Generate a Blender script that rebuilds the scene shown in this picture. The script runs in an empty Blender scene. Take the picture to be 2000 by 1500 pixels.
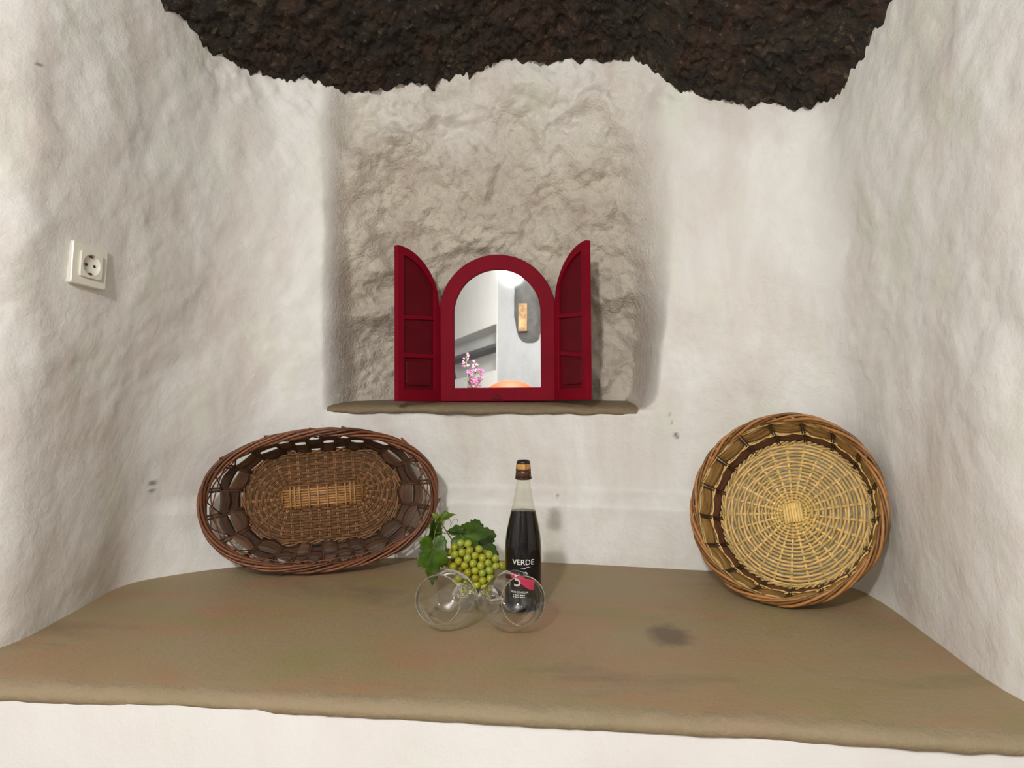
import bpy, bmesh, math, random
import numpy as np
from mathutils import Vector, Matrix, Euler

random.seed(7)
RNG = np.random.default_rng(7)
S = bpy.context.scene
COL = S.collection

# ------------------------------------------------------------------ camera, world, exposure
cam_d = bpy.data.cameras.new('camera')
cam_d.sensor_width = 36.0
cam_d.lens = 27.0
cam_d.clip_start = 0.02
cam = bpy.data.objects.new('camera', cam_d)
COL.objects.link(cam)
cam.location = (0, 0, 0.484)
cam.rotation_euler = (math.radians(90 - 1.146), 0, 0)
S.camera = cam

world = bpy.data.worlds.new('world')
S.world = world
world.use_nodes = True
world.node_tree.nodes['Background'].inputs[0].default_value = (1.0, 0.97, 0.93, 1)
world.node_tree.nodes['Background'].inputs[1].default_value = 0.3

S.view_settings.view_transform = 'Standard'
S.view_settings.look = 'None'
S.view_settings.gamma = 1.0
S.view_settings.use_curve_mapping = False
S.view_settings.exposure = 0.16
S.cycles.max_bounces = 6
S.cycles.diffuse_bounces = 4
S.cycles.glossy_bounces = 4
S.cycles.transmission_bounces = 7
S.cycles.transparent_max_bounces = 16

LAMP_POS = (-0.55, -1.0, 1.46)
LAMP_POWER = 128.0
FILL_RIGHT_POS = (1.25, -0.75, 1.62)  # unseen side lamps, weak fill light from right and left
FILL_RIGHT_POWER = 7.0
FILL_LEFT_POS = (-1.45, -0.45, 1.62)
FILL_LEFT_POWER = 6.0


# ------------------------------------------------------------------ helpers
def lin(c):
    return tuple(((v / 255.0) / 12.92 if v / 255.0 <= 0.04045 else ((v / 255.0 + 0.055) / 1.055) ** 2.4) for v in c[:3])


def smooth(a, b, x):
    t = np.clip((x - a) / (b - a), 0, 1)
    return t * t * (3 - 2 * t)


def _hash(ix, iy, iz, seed):
    h = (ix * 374761393 + iy * 668265263 + iz * 2147483647 + seed * 1274126177) & 0xFFFFFFFF
    h = ((h ^ (h >> 13)) * 1274126177) & 0xFFFFFFFF
    h = (h ^ (h >> 16)) & 0xFFFFFFFF
    return h.astype(np.float64) / 4294967295.0 * 2 - 1


def vnoise(p, seed=0):
    p = np.asarray(p, float)
    i = np.floor(p).astype(np.int64)
    f = p - i
    u = f * f * f * (f * (f * 6 - 15) + 10)
    out = 0
    for dx in (0, 1):
        wx = u[..., 0] if dx else 1 - u[..., 0]
        for dy in (0, 1):
            wy = u[..., 1] if dy else 1 - u[..., 1]
            for dz in (0, 1):
                wz = u[..., 2] if dz else 1 - u[..., 2]
                out = out + wx * wy * wz * _hash(i[..., 0] + dx, i[..., 1] + dy, i[..., 2] + dz, seed)
    return out


def fbm(p, scale, octaves=4, seed=0, gain=0.5):
    a, s, out, n = 1.0, scale, 0, 0
    for o in range(octaves):
        out = out + a * vnoise(np.asarray(p) * s + 17.3 * o, seed + o)
        n += a
        a *= gain
        s *= 2.03
    return out / n


def ridged(p, scale, octaves=3, seed=0):
    a, s, out, n = 1.0, scale, 0, 0
    for o in range(octaves):
        out = out + a * (1 - 2 * np.abs(vnoise(np.asarray(p) * s + 9.1 * o, seed + o)))
        n += a
        a *= 0.5
        s *= 2.1
    return out / n


class MB:
    """collects pieces of mesh (numpy) and builds ONE object"""

    def __init__(self):
        self.v, self.f, self.c, self.n = [], [], [], 0

    def add(self, verts, faces, col=(1, 1, 1)):
        verts = np.asarray(verts, float).reshape(-1, 3)
        self.v.append(verts)
        self.f.extend([tuple(int(i) + self.n for i in f) for f in faces])
        col = np.asarray(col, float)
        if col.ndim == 1:
            col = np.tile(col, (len(verts), 1))
        self.c.append(col)
        self.n += len(verts)
        return self

    def tube(self, path, r, sides=6, closed=False, col=(1, 1, 1), ref=None, cap=True, flat=1.0):
        P = np.asarray(path, float)
        n = len(P)
        if closed:
            T = np.roll(P, -1, 0) - np.roll(P, 1, 0)
        else:
            T = np.gradient(P, axis=0)
        T /= np.linalg.norm(T, axis=1)[:, None] + 1e-12
        if ref is not None:
            R = np.tile(np.asarray(ref, float), (n, 1))
            N = np.cross(T, R)
            N /= np.linalg.norm(N, axis=1)[:, None] + 1e-12
        else:
            N = np.zeros_like(P)
            a = np.array([0, 0, 1.0]) if abs(T[0, 2]) < 0.9 else np.array([1.0, 0, 0])
            N[0] = np.cross(T[0], a)
            N[0] /= np.linalg.norm(N[0])
            for i in range(1, n):
                w = N[i - 1] - T[i] * np.dot(N[i - 1], T[i])
                N[i] = w / (np.linalg.norm(w) + 1e-12)
        B = np.cross(T, N)
        r = np.broadcast_to(np.asarray(r, float), (n,))
        ang = np.arange(sides) / sides * 2 * math.pi
        V = P[:, None, :] + r[:, None, None] * (np.cos(ang)[None, :, None] * N[:, None, :] + flat * np.sin(ang)[None, :, None] * B[:, None, :])
        F = []
        m = n if closed else n - 1
        for i in range(m):
            j = (i + 1) % n
            for k in range(sides):
                l = (k + 1) % sides
                F.append((i * sides + k, j * sides + k, j * sides + l, i * sides + l))
        if not closed and cap:
            F.append(tuple(range(sides)))
            F.append(tuple((n - 1) * sides + k for k in reversed(range(sides))))
        self.add(V.reshape(-1, 3), F, col)
        return self

    def box(self, c, s, rot=None, col=(1, 1, 1)):
        v = np.array([[x, y, z] for x in (-.5, .5) for y in (-.5, .5) for z in (-.5, .5)]) * np.asarray(s)
        if rot is not None:
            v = v @ np.array(rot).T
        v = v + np.asarray(c)
        f = [(0, 1, 3, 2), (4, 6, 7, 5), (0, 4, 5, 1), (2, 3, 7, 6), (0, 2, 6, 4), (1, 5, 7, 3)]
        self.add(v, f, col)
        return self

    def lathe(self, prof, seg=48, col=(1, 1, 1), a0=0.0, a1=2 * math.pi):
        prof = np.asarray(prof, float)
        ang = np.arange(seg) / seg * 2 * math.pi
        V, F, m = [], [], len(prof)
        for r, z in prof:
            for a in ang:
                V.append((r * math.cos(a), r * math.sin(a), z))
        for i in range(m - 1):
            for k in range(seg):
                l = (k + 1) % seg
                F.append((i * seg + k, i * seg + l, (i + 1) * seg + l, (i + 1) * seg + k))
        self.add(V, F, col)
        return self

    def build(self, name, material, parent=None, shade=True, bevel=0.0, merge=False):
        me = bpy.data.meshes.new(name)
        V = np.concatenate(self.v) if self.v else np.zeros((0, 3))
        me.from_pydata(V.tolist(), [], self.f)
        C = np.concatenate(self.c)
        at = me.color_attributes.new('tint', 'FLOAT_COLOR', 'POINT')
        at.data.foreach_set('color', np.hstack([C, np.ones((len(C), 1))]).astype(np.float32).ravel())
        if merge:
            bm = bmesh.new()
            bm.from_mesh(me)
            bmesh.ops.remove_doubles(bm, verts=bm.verts, dist=1e-6)
            bmesh.ops.recalc_face_normals(bm, faces=bm.faces)
            bm.to_mesh(me)
            bm.free()
        if shade:
            me.polygons.foreach_set('use_smooth', [True] * len(me.polygons))
        me.materials.append(material)
        o = bpy.data.objects.new(name, me)
        COL.objects.link(o)
        if parent is not None:
            o.parent = parent
        if bevel:
            b = o.modifiers.new('bevel', 'BEVEL')
            b.width = bevel
            b.segments = 2
            b.limit_method = 'ANGLE'
        return o


def empty(name, loc=(0, 0, 0), rot=(0, 0, 0)):
    o = bpy.data.objects.new(name, None)
    o.empty_display_size = 0.05
    COL.objects.link(o)
    o.location = loc
    o.rotation_euler = rot
    return o


def tag(o, label=None, cat=None, group=None, kind=None):
    if label: o['label'] = label
    if cat: o['category'] = cat
    if group: o['group'] = group
    if kind: o['kind'] = kind
    return o


def catmull(P, n, closed=False):
    P = np.asarray(P, float)
    k = len(P)
    segs = k if closed else k - 1
    u = np.linspace(0, segs, n, endpoint=not closed)
    out = []
    for t in u:
        i = min(int(t), segs - 1)
        f = t - i
        if closed:
            a, b, c, d = P[(i - 1) % k], P[i % k], P[(i + 1) % k], P[(i + 2) % k]
        else:
            a, b, c, d = P[max(i - 1, 0)], P[i], P[i + 1], P[min(i + 2, k - 1)]
        out.append(0.5 * ((2 * b) + (-a + c) * f + (2 * a - 5 * b + 4 * c - d) * f * f + (-a + 3 * b - 3 * c + d) * f ** 3))
    return np.array(out)


# ------------------------------------------------------------------ materials
def new_mat(name):
    m = bpy.data.materials.new(name)
    m.use_nodes = True
    nt = m.node_tree
    return m, nt, nt.nodes['Principled BSDF']


def N(nt, t, **kw):
    n = nt.nodes.new(t)
    for k, v in kw.items():
        if k in n.inputs:
            n.inputs[k].default_value = v
        else:
            setattr(n, k, v)
    return n


def noise(nt, vec, scale, detail=4, rough=0.5, dist=0.0):
    n = N(nt, 'ShaderNodeTexNoise')
    n.inputs['Scale'].default_value = scale
    n.inputs['Detail'].default_value = detail
    n.inputs['Roughness'].default_value = rough
    n.inputs['Distortion'].default_value = dist
    nt.links.new(vec, n.inputs['Vector'])
    return n.outputs['Fac']


def ramp(nt, fac, stops):
    n = N(nt, 'ShaderNodeValToRGB')
    e = n.color_ramp.elements
    while len(e) < len(stops):
        e.new(0.5)
    for el, (p, c) in zip(e, stops):
        el.position = p
        el.color = (*c, 1)
    nt.links.new(fac, n.inputs['Fac'])
    return n.outputs['Color']


def mix(nt, fac, a, b, mode='MIX'):
    n = N(nt, 'ShaderNodeMix', data_type='RGBA', blend_type=mode)
    if isinstance(fac, (int, float)):
        n.inputs[0].default_value = fac
    else:
        nt.links.new(fac, n.inputs[0])
    for sock, v in ((n.inputs[6], a), (n.inputs[7], b)):
        if isinstance(v, tuple):
            sock.default_value = (*v[:3], 1)
        else:
            nt.links.new(v, sock)
    return n.outputs[2]


def bump(nt, h, strength, dist, prev=None):
    b = N(nt, 'ShaderNodeBump')
    b.inputs['Strength'].default_value = strength
    b.inputs['Distance'].default_value = dist
    nt.links.new(h, b.inputs['Height'])
    if prev is not None:
        nt.links.new(prev, b.inputs['Normal'])
    return b.outputs['Normal']


def simple(name, rgb, rough=0.5, metal=0.0, var=0.0, scale=30.0, spec=0.5, coat=0.0):
    m, nt, p = new_mat(name)
    p.inputs['Roughness'].default_value = rough
    p.inputs['Metallic'].default_value = metal
    p.inputs['Specular IOR Level'].default_value = spec
    p.inputs['Coat Weight'].default_value = coat
    c = lin(rgb)
    if var:
        tc = N(nt, 'ShaderNodeTexCoord').outputs['Object']
        f = noise(nt, tc, scale, 4)
        col = ramp(nt, f, [(0.3, tuple(v * (1 - var) for v in c)), (0.7, tuple(min(1, v * (1 + var)) for v in c))])
        nt.links.new(col, p.inputs['Base Color'])
    else:
        p.inputs['Base Color'].default_value = (*c, 1)
    return m


def plaster(name, base, warm, cool, rough=0.55, fine=1.0, niche=None):
    m, nt, p = new_mat(name)
    tc = N(nt, 'ShaderNodeTexCoord').outputs['Object']
    mp = N(nt, 'ShaderNodeMapping')
    mp.inputs['Scale'].default_value = (1.6, 1.6, 0.7)
    nt.links.new(tc, mp.inputs['Vector'])
    v = mp.outputs['Vector']
    f1 = noise(nt, v, 3.2, 5, 0.6, 0.6)
    f2 = noise(nt, v, 7.0, 4, 0.55, 0.3)
    c1 = mix(nt, ramp(nt, f1, [(0.42, (0, 0, 0)), (0.66, (1, 1, 1))]), lin(base), lin(warm))
    c2 = mix(nt, ramp(nt, f2, [(0.52, (0, 0, 0)), (0.74, (1, 1, 1))]), c1, lin(cool))
    if niche:
        # unpainted, greyer rubble plaster inside the niche
        at = N(nt, 'ShaderNodeAttribute')
        at.attribute_name = 'niche'
        g1 = noise(nt, tc, 9.0, 5, 0.6, 0.5)
        cn = ramp(nt, g1, [(0.3, lin(niche[1])), (0.5, lin(niche[0])), (0.7, lin(niche[2]))])
        c2 = mix(nt, at.outputs['Fac'], c2, cn)
    if niche:
        # small chips where the paint has come off
        am = N(nt, 'ShaderNodeAttribute')
        am.attribute_name = 'chip'
        c2 = mix(nt, am.outputs['Fac'], c2, lin((70, 62, 52)))
    nt.links.new(c2, p.inputs['Base Color'])
    p.inputs['Roughness'].default_value = rough
    p.inputs['Specular IOR Level'].default_value = 0.4
    h1 = noise(nt, tc, 45, 5, 0.55)
    h2 = noise(nt, tc, 170, 4, 0.6)
    nn = bump(nt, h1, 0.22 * fine, 0.012)
    nn = bump(nt, h2, 0.25 * fine, 0.004, nn)
    if niche:
        mm = N(nt, 'ShaderNodeMath', operation='MULTIPLY')
        nt.links.new(noise(nt, tc, 85, 4, 0.6), mm.inputs[0])
        nt.links.new(at.outputs['Fac'], mm.inputs[1])
        nn = bump(nt, mm.outputs[0], 0.55, 0.012, nn)
    nt.links.new(nn, p.inputs['Normal'])
    return m


M = {}
M['plaster'] = plaster('white_limewash_plaster', (235, 233, 229), (217, 209, 202), (225, 227, 214), niche=((204, 194, 179), (186, 171, 157), (214, 206, 190)))
M['plaster_room'] = plaster('room_plaster', (214, 213, 210), (206, 204, 200), (206, 208, 203))
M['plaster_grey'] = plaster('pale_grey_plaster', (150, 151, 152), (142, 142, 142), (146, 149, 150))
M['plaster_white'] = plaster('bright_white_plaster', (238, 238, 237), (232, 231, 229), (232, 234, 232))
M['plaster_front'] = plaster('ledge_front_plaster', (231, 228, 226), (227, 221, 218), (228, 228, 223), fine=0.5)


def mat_concrete(name, base, red, green, dark, stain=None, grain=0.25):
    m, nt, p = new_mat(name)
    tc = N(nt, 'ShaderNodeTexCoord').outputs['Object']
    mp = N(nt, 'ShaderNodeMapping')
    mp.inputs['Scale'].default_value = (1.0, 1.8, 1.0)
    nt.links.new(tc, mp.inputs['Vector'])
    v = mp.outputs['Vector']
    fa = noise(nt, v, 3.0, 5, 0.6, 0.5)
    fb = noise(nt, v, 4.3, 4, 0.6, 0.5)
    mp2 = N(nt, 'ShaderNodeMapping')
    mp2.inputs['Location'].default_value = (4.1, 7.7, 2.0)
    nt.links.new(v, mp2.inputs['Vector'])
    fc = noise(nt, mp2.outputs['Vector'], 2.4, 6, 0.65, 0.8)
    c = mix(nt, ramp(nt, fa, [(0.45, (0, 0, 0)), (0.68, (1, 1, 1))]), lin(base), lin(red))
    c = mix(nt, ramp(nt, fb, [(0.5, (0, 0, 0)), (0.72, (1, 1, 1))]), c, lin(green))
    c = mix(nt, ramp(nt, fc, [(0.55, (0, 0, 0)), (0.78, (.8, .8, .8))]), c, lin(dark))
    sp = noise(nt, tc, 130, 3, 0.7)
    c = mix(nt, ramp(nt, sp, [(0.68, (0, 0, 0)), (0.76, (.5, .5, .5))]), c, lin((176, 160, 132)))
    if stain:
        (sx, sy, sr) = stain
        ms = N(nt, 'ShaderNodeMapping')
        ms.inputs['Location'].default_value = (-sx / sr, -sy / (sr * 1.5), 0)
        ms.inputs['Scale'].default_value = (1 / sr, 1 / (sr * 1.5), 0)
        nt.links.new(tc, ms.inputs['Vector'])
        ln = N(nt, 'ShaderNodeVectorMath', operation='LENGTH')
        nt.links.new(ms.outputs['Vector'], ln.inputs[0])
        nz = noise(nt, tc, 30, 4, 0.6)
        ad = N(nt, 'ShaderNodeMath', operation='ADD')
        nt.links.new(ln.outputs['Value'], ad.inputs[0])
        nt.links.new(nz, ad.inputs[1])
        c = mix(nt, ramp(nt, ad.outputs[0], [(0.85, (.7, .7, .7)), (1.0, (.5, .5, .5)), ]), c, c)
        rm = N(nt, 'ShaderNodeMapRange')
        rm.inputs['From Min'].default_value = 1.55
        rm.inputs['From Max'].default_value = 1.0
        nt.links.new(ad.outputs[0], rm.inputs['Value'])
        mu = N(nt, 'ShaderNodeMath', operation='MULTIPLY')
        mu.inputs[1].default_value = 0.75
        nt.links.new(rm.outputs['Result'], mu.inputs[0])
        c = mix(nt, mu.outputs[0], c, lin((92, 78, 62)))
    nt.links.new(c, p.inputs['Base Color'])
    rr = N(nt, 'ShaderNodeMapRange')
    rr.inputs['To Min'].default_value = 0.42
    rr.inputs['To Max'].default_value = 0.68
    nt.links.new(fc, rr.inputs['Value'])
    nt.links.new(rr.outputs['Result'], p.inputs['Roughness'])
    p.inputs['Specular IOR Level'].default_value = 0.35
    h = noise(nt, tc, 70, 6, 0.65)
    nt.links.new(bump(nt, h, grain, 0.006), p.inputs['Normal'])
    return m


M['concrete'] = mat_concrete('brown_cement', (156, 137, 105), (164, 127, 97), (146, 136, 90), (120, 104, 84), stain=(0.286, 1.385, 0.045))
M['concrete_lip'] = mat_concrete('cement_lip', (152, 136, 108), (154, 132, 106), (144, 131, 100), (134, 117, 94), grain=0.7)
M['concrete_sill'] = mat_concrete('cement_sill', (136, 119, 93), (132, 110, 86), (126, 113, 86), (106, 92, 74), grain=0.8)


def mat_rock():
    m, nt, p = new_mat('dark_lava_rock')
    tc = N(nt, 'ShaderNodeTexCoord').outputs['Object']
    f1 = noise(nt, tc, 4.0, 6, 0.65, 0.6)
    f2 = noise(nt, tc, 22, 6, 0.7, 0.4)
    f3 = noise(nt, tc, 60, 4, 0.7)
    c = ramp(nt, f1, [(0.32, lin((20, 15, 11))), (0.46, lin((66, 46, 33))), (0.54, lin((34, 28, 20))), (0.64, lin((78, 66, 50))), (0.76, lin((98, 94, 86)))])
    c = mix(nt, ramp(nt, f2, [(0.48, (0, 0, 0)), (0.62, (.8, .8, .8))]), c, lin((30, 23, 17)))
    c = mix(nt, ramp(nt, f3, [(0.58, (0, 0, 0)), (0.74, (.8, .8, .8))]), c, lin((126, 108, 82)))
    nt.links.new(c, p.inputs['Base Color'])
    p.inputs['Roughness'].default_value = 0.8
    nn = bump(nt, f2, 0.8, 0.03)
    nn = bump(nt, f3, 0.6, 0.008, nn)
    nt.links.new(nn, p.inputs['Normal'])
    return m


M['rock'] = mat_rock()


def mat_rod(name, rgb, rough=0.5, var=0.25, bumpy=0.15, spec=0.4):
    """wicker: base colour times a per-rod tint stored on the mesh"""
    m, nt, p = new_mat(name)
    tc = N(nt, 'ShaderNodeTexCoord').outputs['Object']
    a = N(nt, 'ShaderNodeVertexColor')
    a.layer_name = 'tint'
    f = noise(nt, tc, 60, 4, 0.6)
    c0 = lin(rgb)
    c = ramp(nt, f, [(0.3, tuple(v * (1 - var) for v in c0)), (0.7, tuple(min(1, v * (1 + var)) for v in c0))])
    c = mix(nt, 1.0, c, a.outputs['Color'], 'MULTIPLY')
    nt.links.new(c, p.inputs['Base Color'])
    p.inputs['Roughness'].default_value = rough
    p.inputs['Specular IOR Level'].default_value = spec
    h = noise(nt, tc, 240, 3, 0.6)
    nt.links.new(bump(nt, h, bumpy, 0.003), p.inputs['Normal'])
    return m


M['straw'] = mat_rod('straw_wicker', (214, 182, 114), 0.42)
M['straw_rim'] = mat_rod('honey_willow', (150, 104, 56), 0.4)
M['brown_rod'] = mat_rod('brown_wicker', (120, 84, 52), 0.5)
M['honey_rod'] = mat_rod('honey_rods', (176, 128, 76), 0.45)
M['red_rim'] = mat_rod('red_brown_willow', (108, 66, 42), 0.38)
M['stake'] = mat_rod('dark_stakes', (84, 58, 42), 0.5)


def mat_bark(name, a, b, along=40.0, rough=0.55):
    m, nt, p = new_mat(name)
    tc = N(nt, 'ShaderNodeTexCoord').outputs['Object']
    at = N(nt, 'ShaderNodeVertexColor')
    at.layer_name = 'tint'
    sx = N(nt, 'ShaderNodeMapping')
    sx.inputs['Scale'].default_value = (12, 12, 160)
    nt.links.new(tc, sx.inputs['Vector'])
    f = noise(nt, sx.outputs['Vector'], 1.6, 4, 0.6, 0.6)
    c = ramp(nt, f, [(0.35, lin(a)), (0.65, lin(b))])
    c = mix(nt, 1.0, c, at.outputs['Color'], 'MULTIPLY')
    nt.links.new(c, p.inputs['Base Color'])
    p.inputs['Roughness'].default_value = rough
    nt.links.new(bump(nt, f, 0.4, 0.004), p.inputs['Normal'])
    return m


M['strip_olive'] = mat_bark('olive_wood_strip', (112, 80, 42), (194, 152, 88))
M['strip_bark'] = mat_bark('dark_bark_strip', (84, 48, 34), (108, 66, 46))
M['strip_dark'] = mat_bark('brown_bark_ribbon', (78, 54, 40), (112, 80, 58))

M['red'] = simple('deep_red_paint', (126, 6, 30), 0.6, var=0.1, scale=14, spec=0.1)
M['red_panel'] = simple('dark_red_panel_paint', (96, 8, 22), 0.6, var=0.14, scale=18, spec=0.15)


def mat_mirror():
    m, nt, p = new_mat('mirror_glass')
    p.inputs['Base Color'].default_value = (0.93, 0.94, 0.94, 1)
    p.inputs['Metallic'].default_value = 1.0
    p.inputs['Roughness'].default_value = 0.015
    return m


M['mirror'] = mat_mirror()


def mat_thin_glass(name, tint=(0.97, 0.98, 0.97), refl=1.0):
    m, nt, p = new_mat(name)
    out = nt.nodes['Material Output']
    nt.nodes.remove(p)
    tr = N(nt, 'ShaderNodeBsdfTransparent')
    tr.inputs['Color'].default_value = (*tint, 1)
    gl = N(nt, 'ShaderNodeBsdfGlossy')
    gl.inputs['Roughness'].default_value = 0.03
    gl.inputs['Color'].default_value = (1, 1, 1, 1)
    fr = N(nt, 'ShaderNodeFresnel')
    ge = N(nt, 'ShaderNodeNewGeometry')
    io = N(nt, 'ShaderNodeMapRange')
    io.inputs['To Min'].default_value = 1.5
    io.inputs['To Max'].default_value = 1 / 1.5
    nt.links.new(ge.outputs['Backfacing'], io.inputs['Value'])
    nt.links.new(io.outputs['Result'], fr.inputs['IOR'])
    mu = N(nt, 'ShaderNodeMath', operation='MULTIPLY')
    mu.inputs[1].default_value = refl
    mu.use_clamp = True
    nt.links.new(fr.outputs[0], mu.inputs[0])
    mx = N(nt, 'ShaderNodeMixShader')
    nt.links.new(mu.outputs[0], mx.inputs[0])
    nt.links.new(tr.outputs[0], mx.inputs[1])
    nt.links.new(gl.outputs[0], mx.inputs[2])
    nt.links.new(mx.outputs[0], out.inputs['Surface'])
    return m


M['thin_glass'] = mat_thin_glass('clear_thin_glass', (0.965, 0.975, 0.965), 1.9)
M['bottle_glass'] = mat_thin_glass('clear_bottle_glass', (0.93, 0.94, 0.88), 1.0)


def mat_solid_glass():
    m, nt, p = new_mat('solid_clear_glass')
    p.inputs['Base Color'].default_value = (1, 1, 1, 1)
    p.inputs['Transmission Weight'].default_value = 1.0
    p.inputs['Roughness'].default_value = 0.0
    p.inputs['IOR'].default_value = 1.5
    return m


M['glass'] = mat_solid_glass()
M['wine'] = simple('dark_wine', (10, 4, 9), 0.12, spec=0.12)
M['cork'] = simple('cork', (196, 146, 78), 0.7, var=0.3, scale=160)
M['cap'] = simple('dark_cap', (34, 22, 18), 0.4)
M['wire'] = simple('wire_cage', (92, 66, 56), 0.35, metal=0.7)
M['white_ink'] = simple('white_ink', (226, 224, 222), 0.6)
M['pink_ink'] = simple('pink_ink', (226, 36, 98), 0.6)
M['socket'] = simple('socket_plastic', (226, 222, 208), 0.3, spec=0.5)
M['socket_dark'] = simple('socket_hole', (40, 34, 28), 0.6)


def mat_grape():
    m, nt, p = new_mat('green_grape_skin')
    oi = N(nt, 'ShaderNodeObjectInfo')
    tc = N(nt, 'ShaderNodeTexCoord').outputs['Object']
    c = ramp(nt, oi.outputs['Random'], [(0.0, lin((150, 142, 30))), (0.5, lin((172, 170, 48))), (1.0, lin((158, 172, 66)))])
    f = noise(nt, tc, 180, 4, 0.6)
    c = mix(nt, ramp(nt, f, [(0.55, (0, 0, 0)), (0.75, (.6, .6, .6))]), c, lin((196, 196, 104)))
    nt.links.new(c, p.inputs['Base Color'])
    p.inputs['Roughness'].default_value = 0.28
    p.inputs['Subsurface Weight'].default_value = 0.35
    p.inputs['Subsurface Radius'].default_value = (0.006, 0.006, 0.002)
    p.inputs['Subsurface Scale'].default_value = 0.6
    return m


M['grape'] = mat_grape()


def mat_leaf():
    m, nt, p = new_mat('vine_leaf')
    tc = N(nt, 'ShaderNodeTexCoord').outputs['Object']
    at = N(nt, 'ShaderNodeVertexColor')
    at.layer_name = 'tint'
    f = noise(nt, tc, 40, 4, 0.6)
    c = ramp(nt, f, [(0.3, lin((42, 70, 6))), (0.7, lin((86, 112, 16)))])
    c = mix(nt, 1.0, c, at.outputs['Color'], 'MULTIPLY')
    nt.links.new(c, p.inputs['Base Color'])
    p.inputs['Roughness'].default_value = 0.45
    h = noise(nt, tc, 120, 4, 0.6)
    nt.links.new(bump(nt, h, 0.3, 0.003), p.inputs['Normal'])
    return m


M['leaf'] = mat_leaf()
M['stem'] = simple('vine_stem', (104, 110, 52), 0.5, var=0.2, scale=80)
M['floor'] = mat_concrete('floor_cement', (170, 160, 145), (172, 156, 140), (160, 156, 140), (150, 140, 126))


def mat_emit(name, rgb, strength):
    m, nt, p = new_mat(name)
    p.inputs['Base Color'].default_value = (1, 1, 1, 1)
    p.inputs['Emission Color'].default_value = (*rgb, 1)
    p.inputs['Emission Strength'].default_value = strength
    return m


# ------------------------------------------------------------------ the cave walls (one lofted plaster shell, split into three walls)
# plan outlines (x, y) of the alcove at ledge height, at mid height and under the rock
P0 = [(-2.3, 1.15), (-1.5, 1.18), (-1.06, 1.22), (-.895, 1.31), (-.872, 1.5), (-.868, 1.70), (-.79, 1.815), (-.62, 1.925),
      (-.29, 1.995), (.077, 1.95), (.40, 1.885), (.60, 1.835), (.735, 1.73), (.765, 1.60), (.752, 1.36), (.742, 1.13), (.80, 1.03), (1.02, .98), (1.5, .95), (2.3, .92)]
P7 = [(-2.3, 1.15), (-1.5, 1.18), (-1.05, 1.24), (-.89, 1.34), (-.838, 1.46), (-.765, 1.72), (-.70, 1.86), (-.57, 1.95),
      (-.29, 1.995), (.077, 1.965), (.40, 1.885), (.60, 1.83), (.705, 1.755), (.742, 1.63), (.748, 1.38), (.75, 1.17), (.80, 1.06), (1.02, 1.0), (1.5, .95), (2.3, .92)]
P12 = [(-2.3, 1.15), (-1.5, 1.18), (-1.03, 1.25), (-.87, 1.36), (-.81, 1.46), (-.74, 1.67), (-.68, 1.83), (-.56, 1.94),
       (-.29, 1.985), (.077, 1.96), (.40, 1.885), (.60, 1.83), (.70, 1.765), (.724, 1.63), (.738, 1.42), (.752, 1.21), (.80, 1.09), (1.02, 1.01), (1.5, .95), (2.3, .92)]
WB = np.array([0, 0, 0, 0, 0, .15, .55, 1, 1, 1, 1, .9, .5, .1, 0, 0, 0, 0, 0, 0])
P0, P7, P12 = (np.array(p) for p in (P0, P7, P12))


def profile(z):
    if z < 0.7:
        w = z / 0.7
        P = P0 * (1 - w) + P7 * w
    else:
        w = (z - 0.7) / 0.5
        P = P7 * (1 - w) + P12 * w
    P = P.copy()
    st = 1 - smooth(0.140, 0.185, np.array(z))
    P[:, 1] -= WB * 0.040 * st
    return P


# sampling along the outline: coarse on the room side, fine in the alcove
_ref = catmull(P7, 4001)
_len = np.concatenate([[0], np.cumsum(np.linalg.norm(np.diff(_ref, axis=0), axis=1))])
_step = np.where(np.abs(_ref[:, 0]) > 0.98, 0.02, np.where(_ref[:, 1] > 1.78, 0.0048, 0.0075))
_w = np.concatenate([[0], np.cumsum(np.diff(_len) / _step[1:])])
NT = int(_w[-1])
TU = np.interp(np.linspace(0, _w[-1], NT), _w, np.linspace(0, 1, 4001))
ZV = np.concatenate([np.linspace(-0.03, 1.42, 291), np.linspace(1.44, 2.0, 15)])


def catmull_u(P, u):
    k = len(P)
    s = np.clip(u * (k - 1), 0, k - 1 - 1e-9)
    i = s.astype(int)
    f = (s - i)[:, None]
    a, b, c, d = P[np.maximum(i - 1, 0)], P[i], P[i + 1], P[np.minimum(i + 2, k - 1)]
    return 0.5 * ((2 * b) + (-a + c) * f + (2 * a - 5 * b + 4 * c - d) * f ** 2 + (-a + 3 * b - 3 * c + d) * f ** 3)


G = np.zeros((len(ZV), NT, 3))
for iz, z in enumerate(ZV):
    G[iz, :, :2] = catmull_u(profile(z), TU)
    G[iz, :, 2] = z


def grid_normals(G):
    du = np.gradient(G, axis=1)
    dv = np.gradient(G, axis=0)
    n = np.cross(dv, du)
    n /= np.linalg.norm(n, axis=2)[..., None] + 1e-12
    return n


SILL_Z = 0.386
X, Yy, Z = G[..., 0].copy(), G[..., 1].copy(), G[..., 2].copy()
is_back = smooth(1.70, 1.82, Yy)
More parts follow.
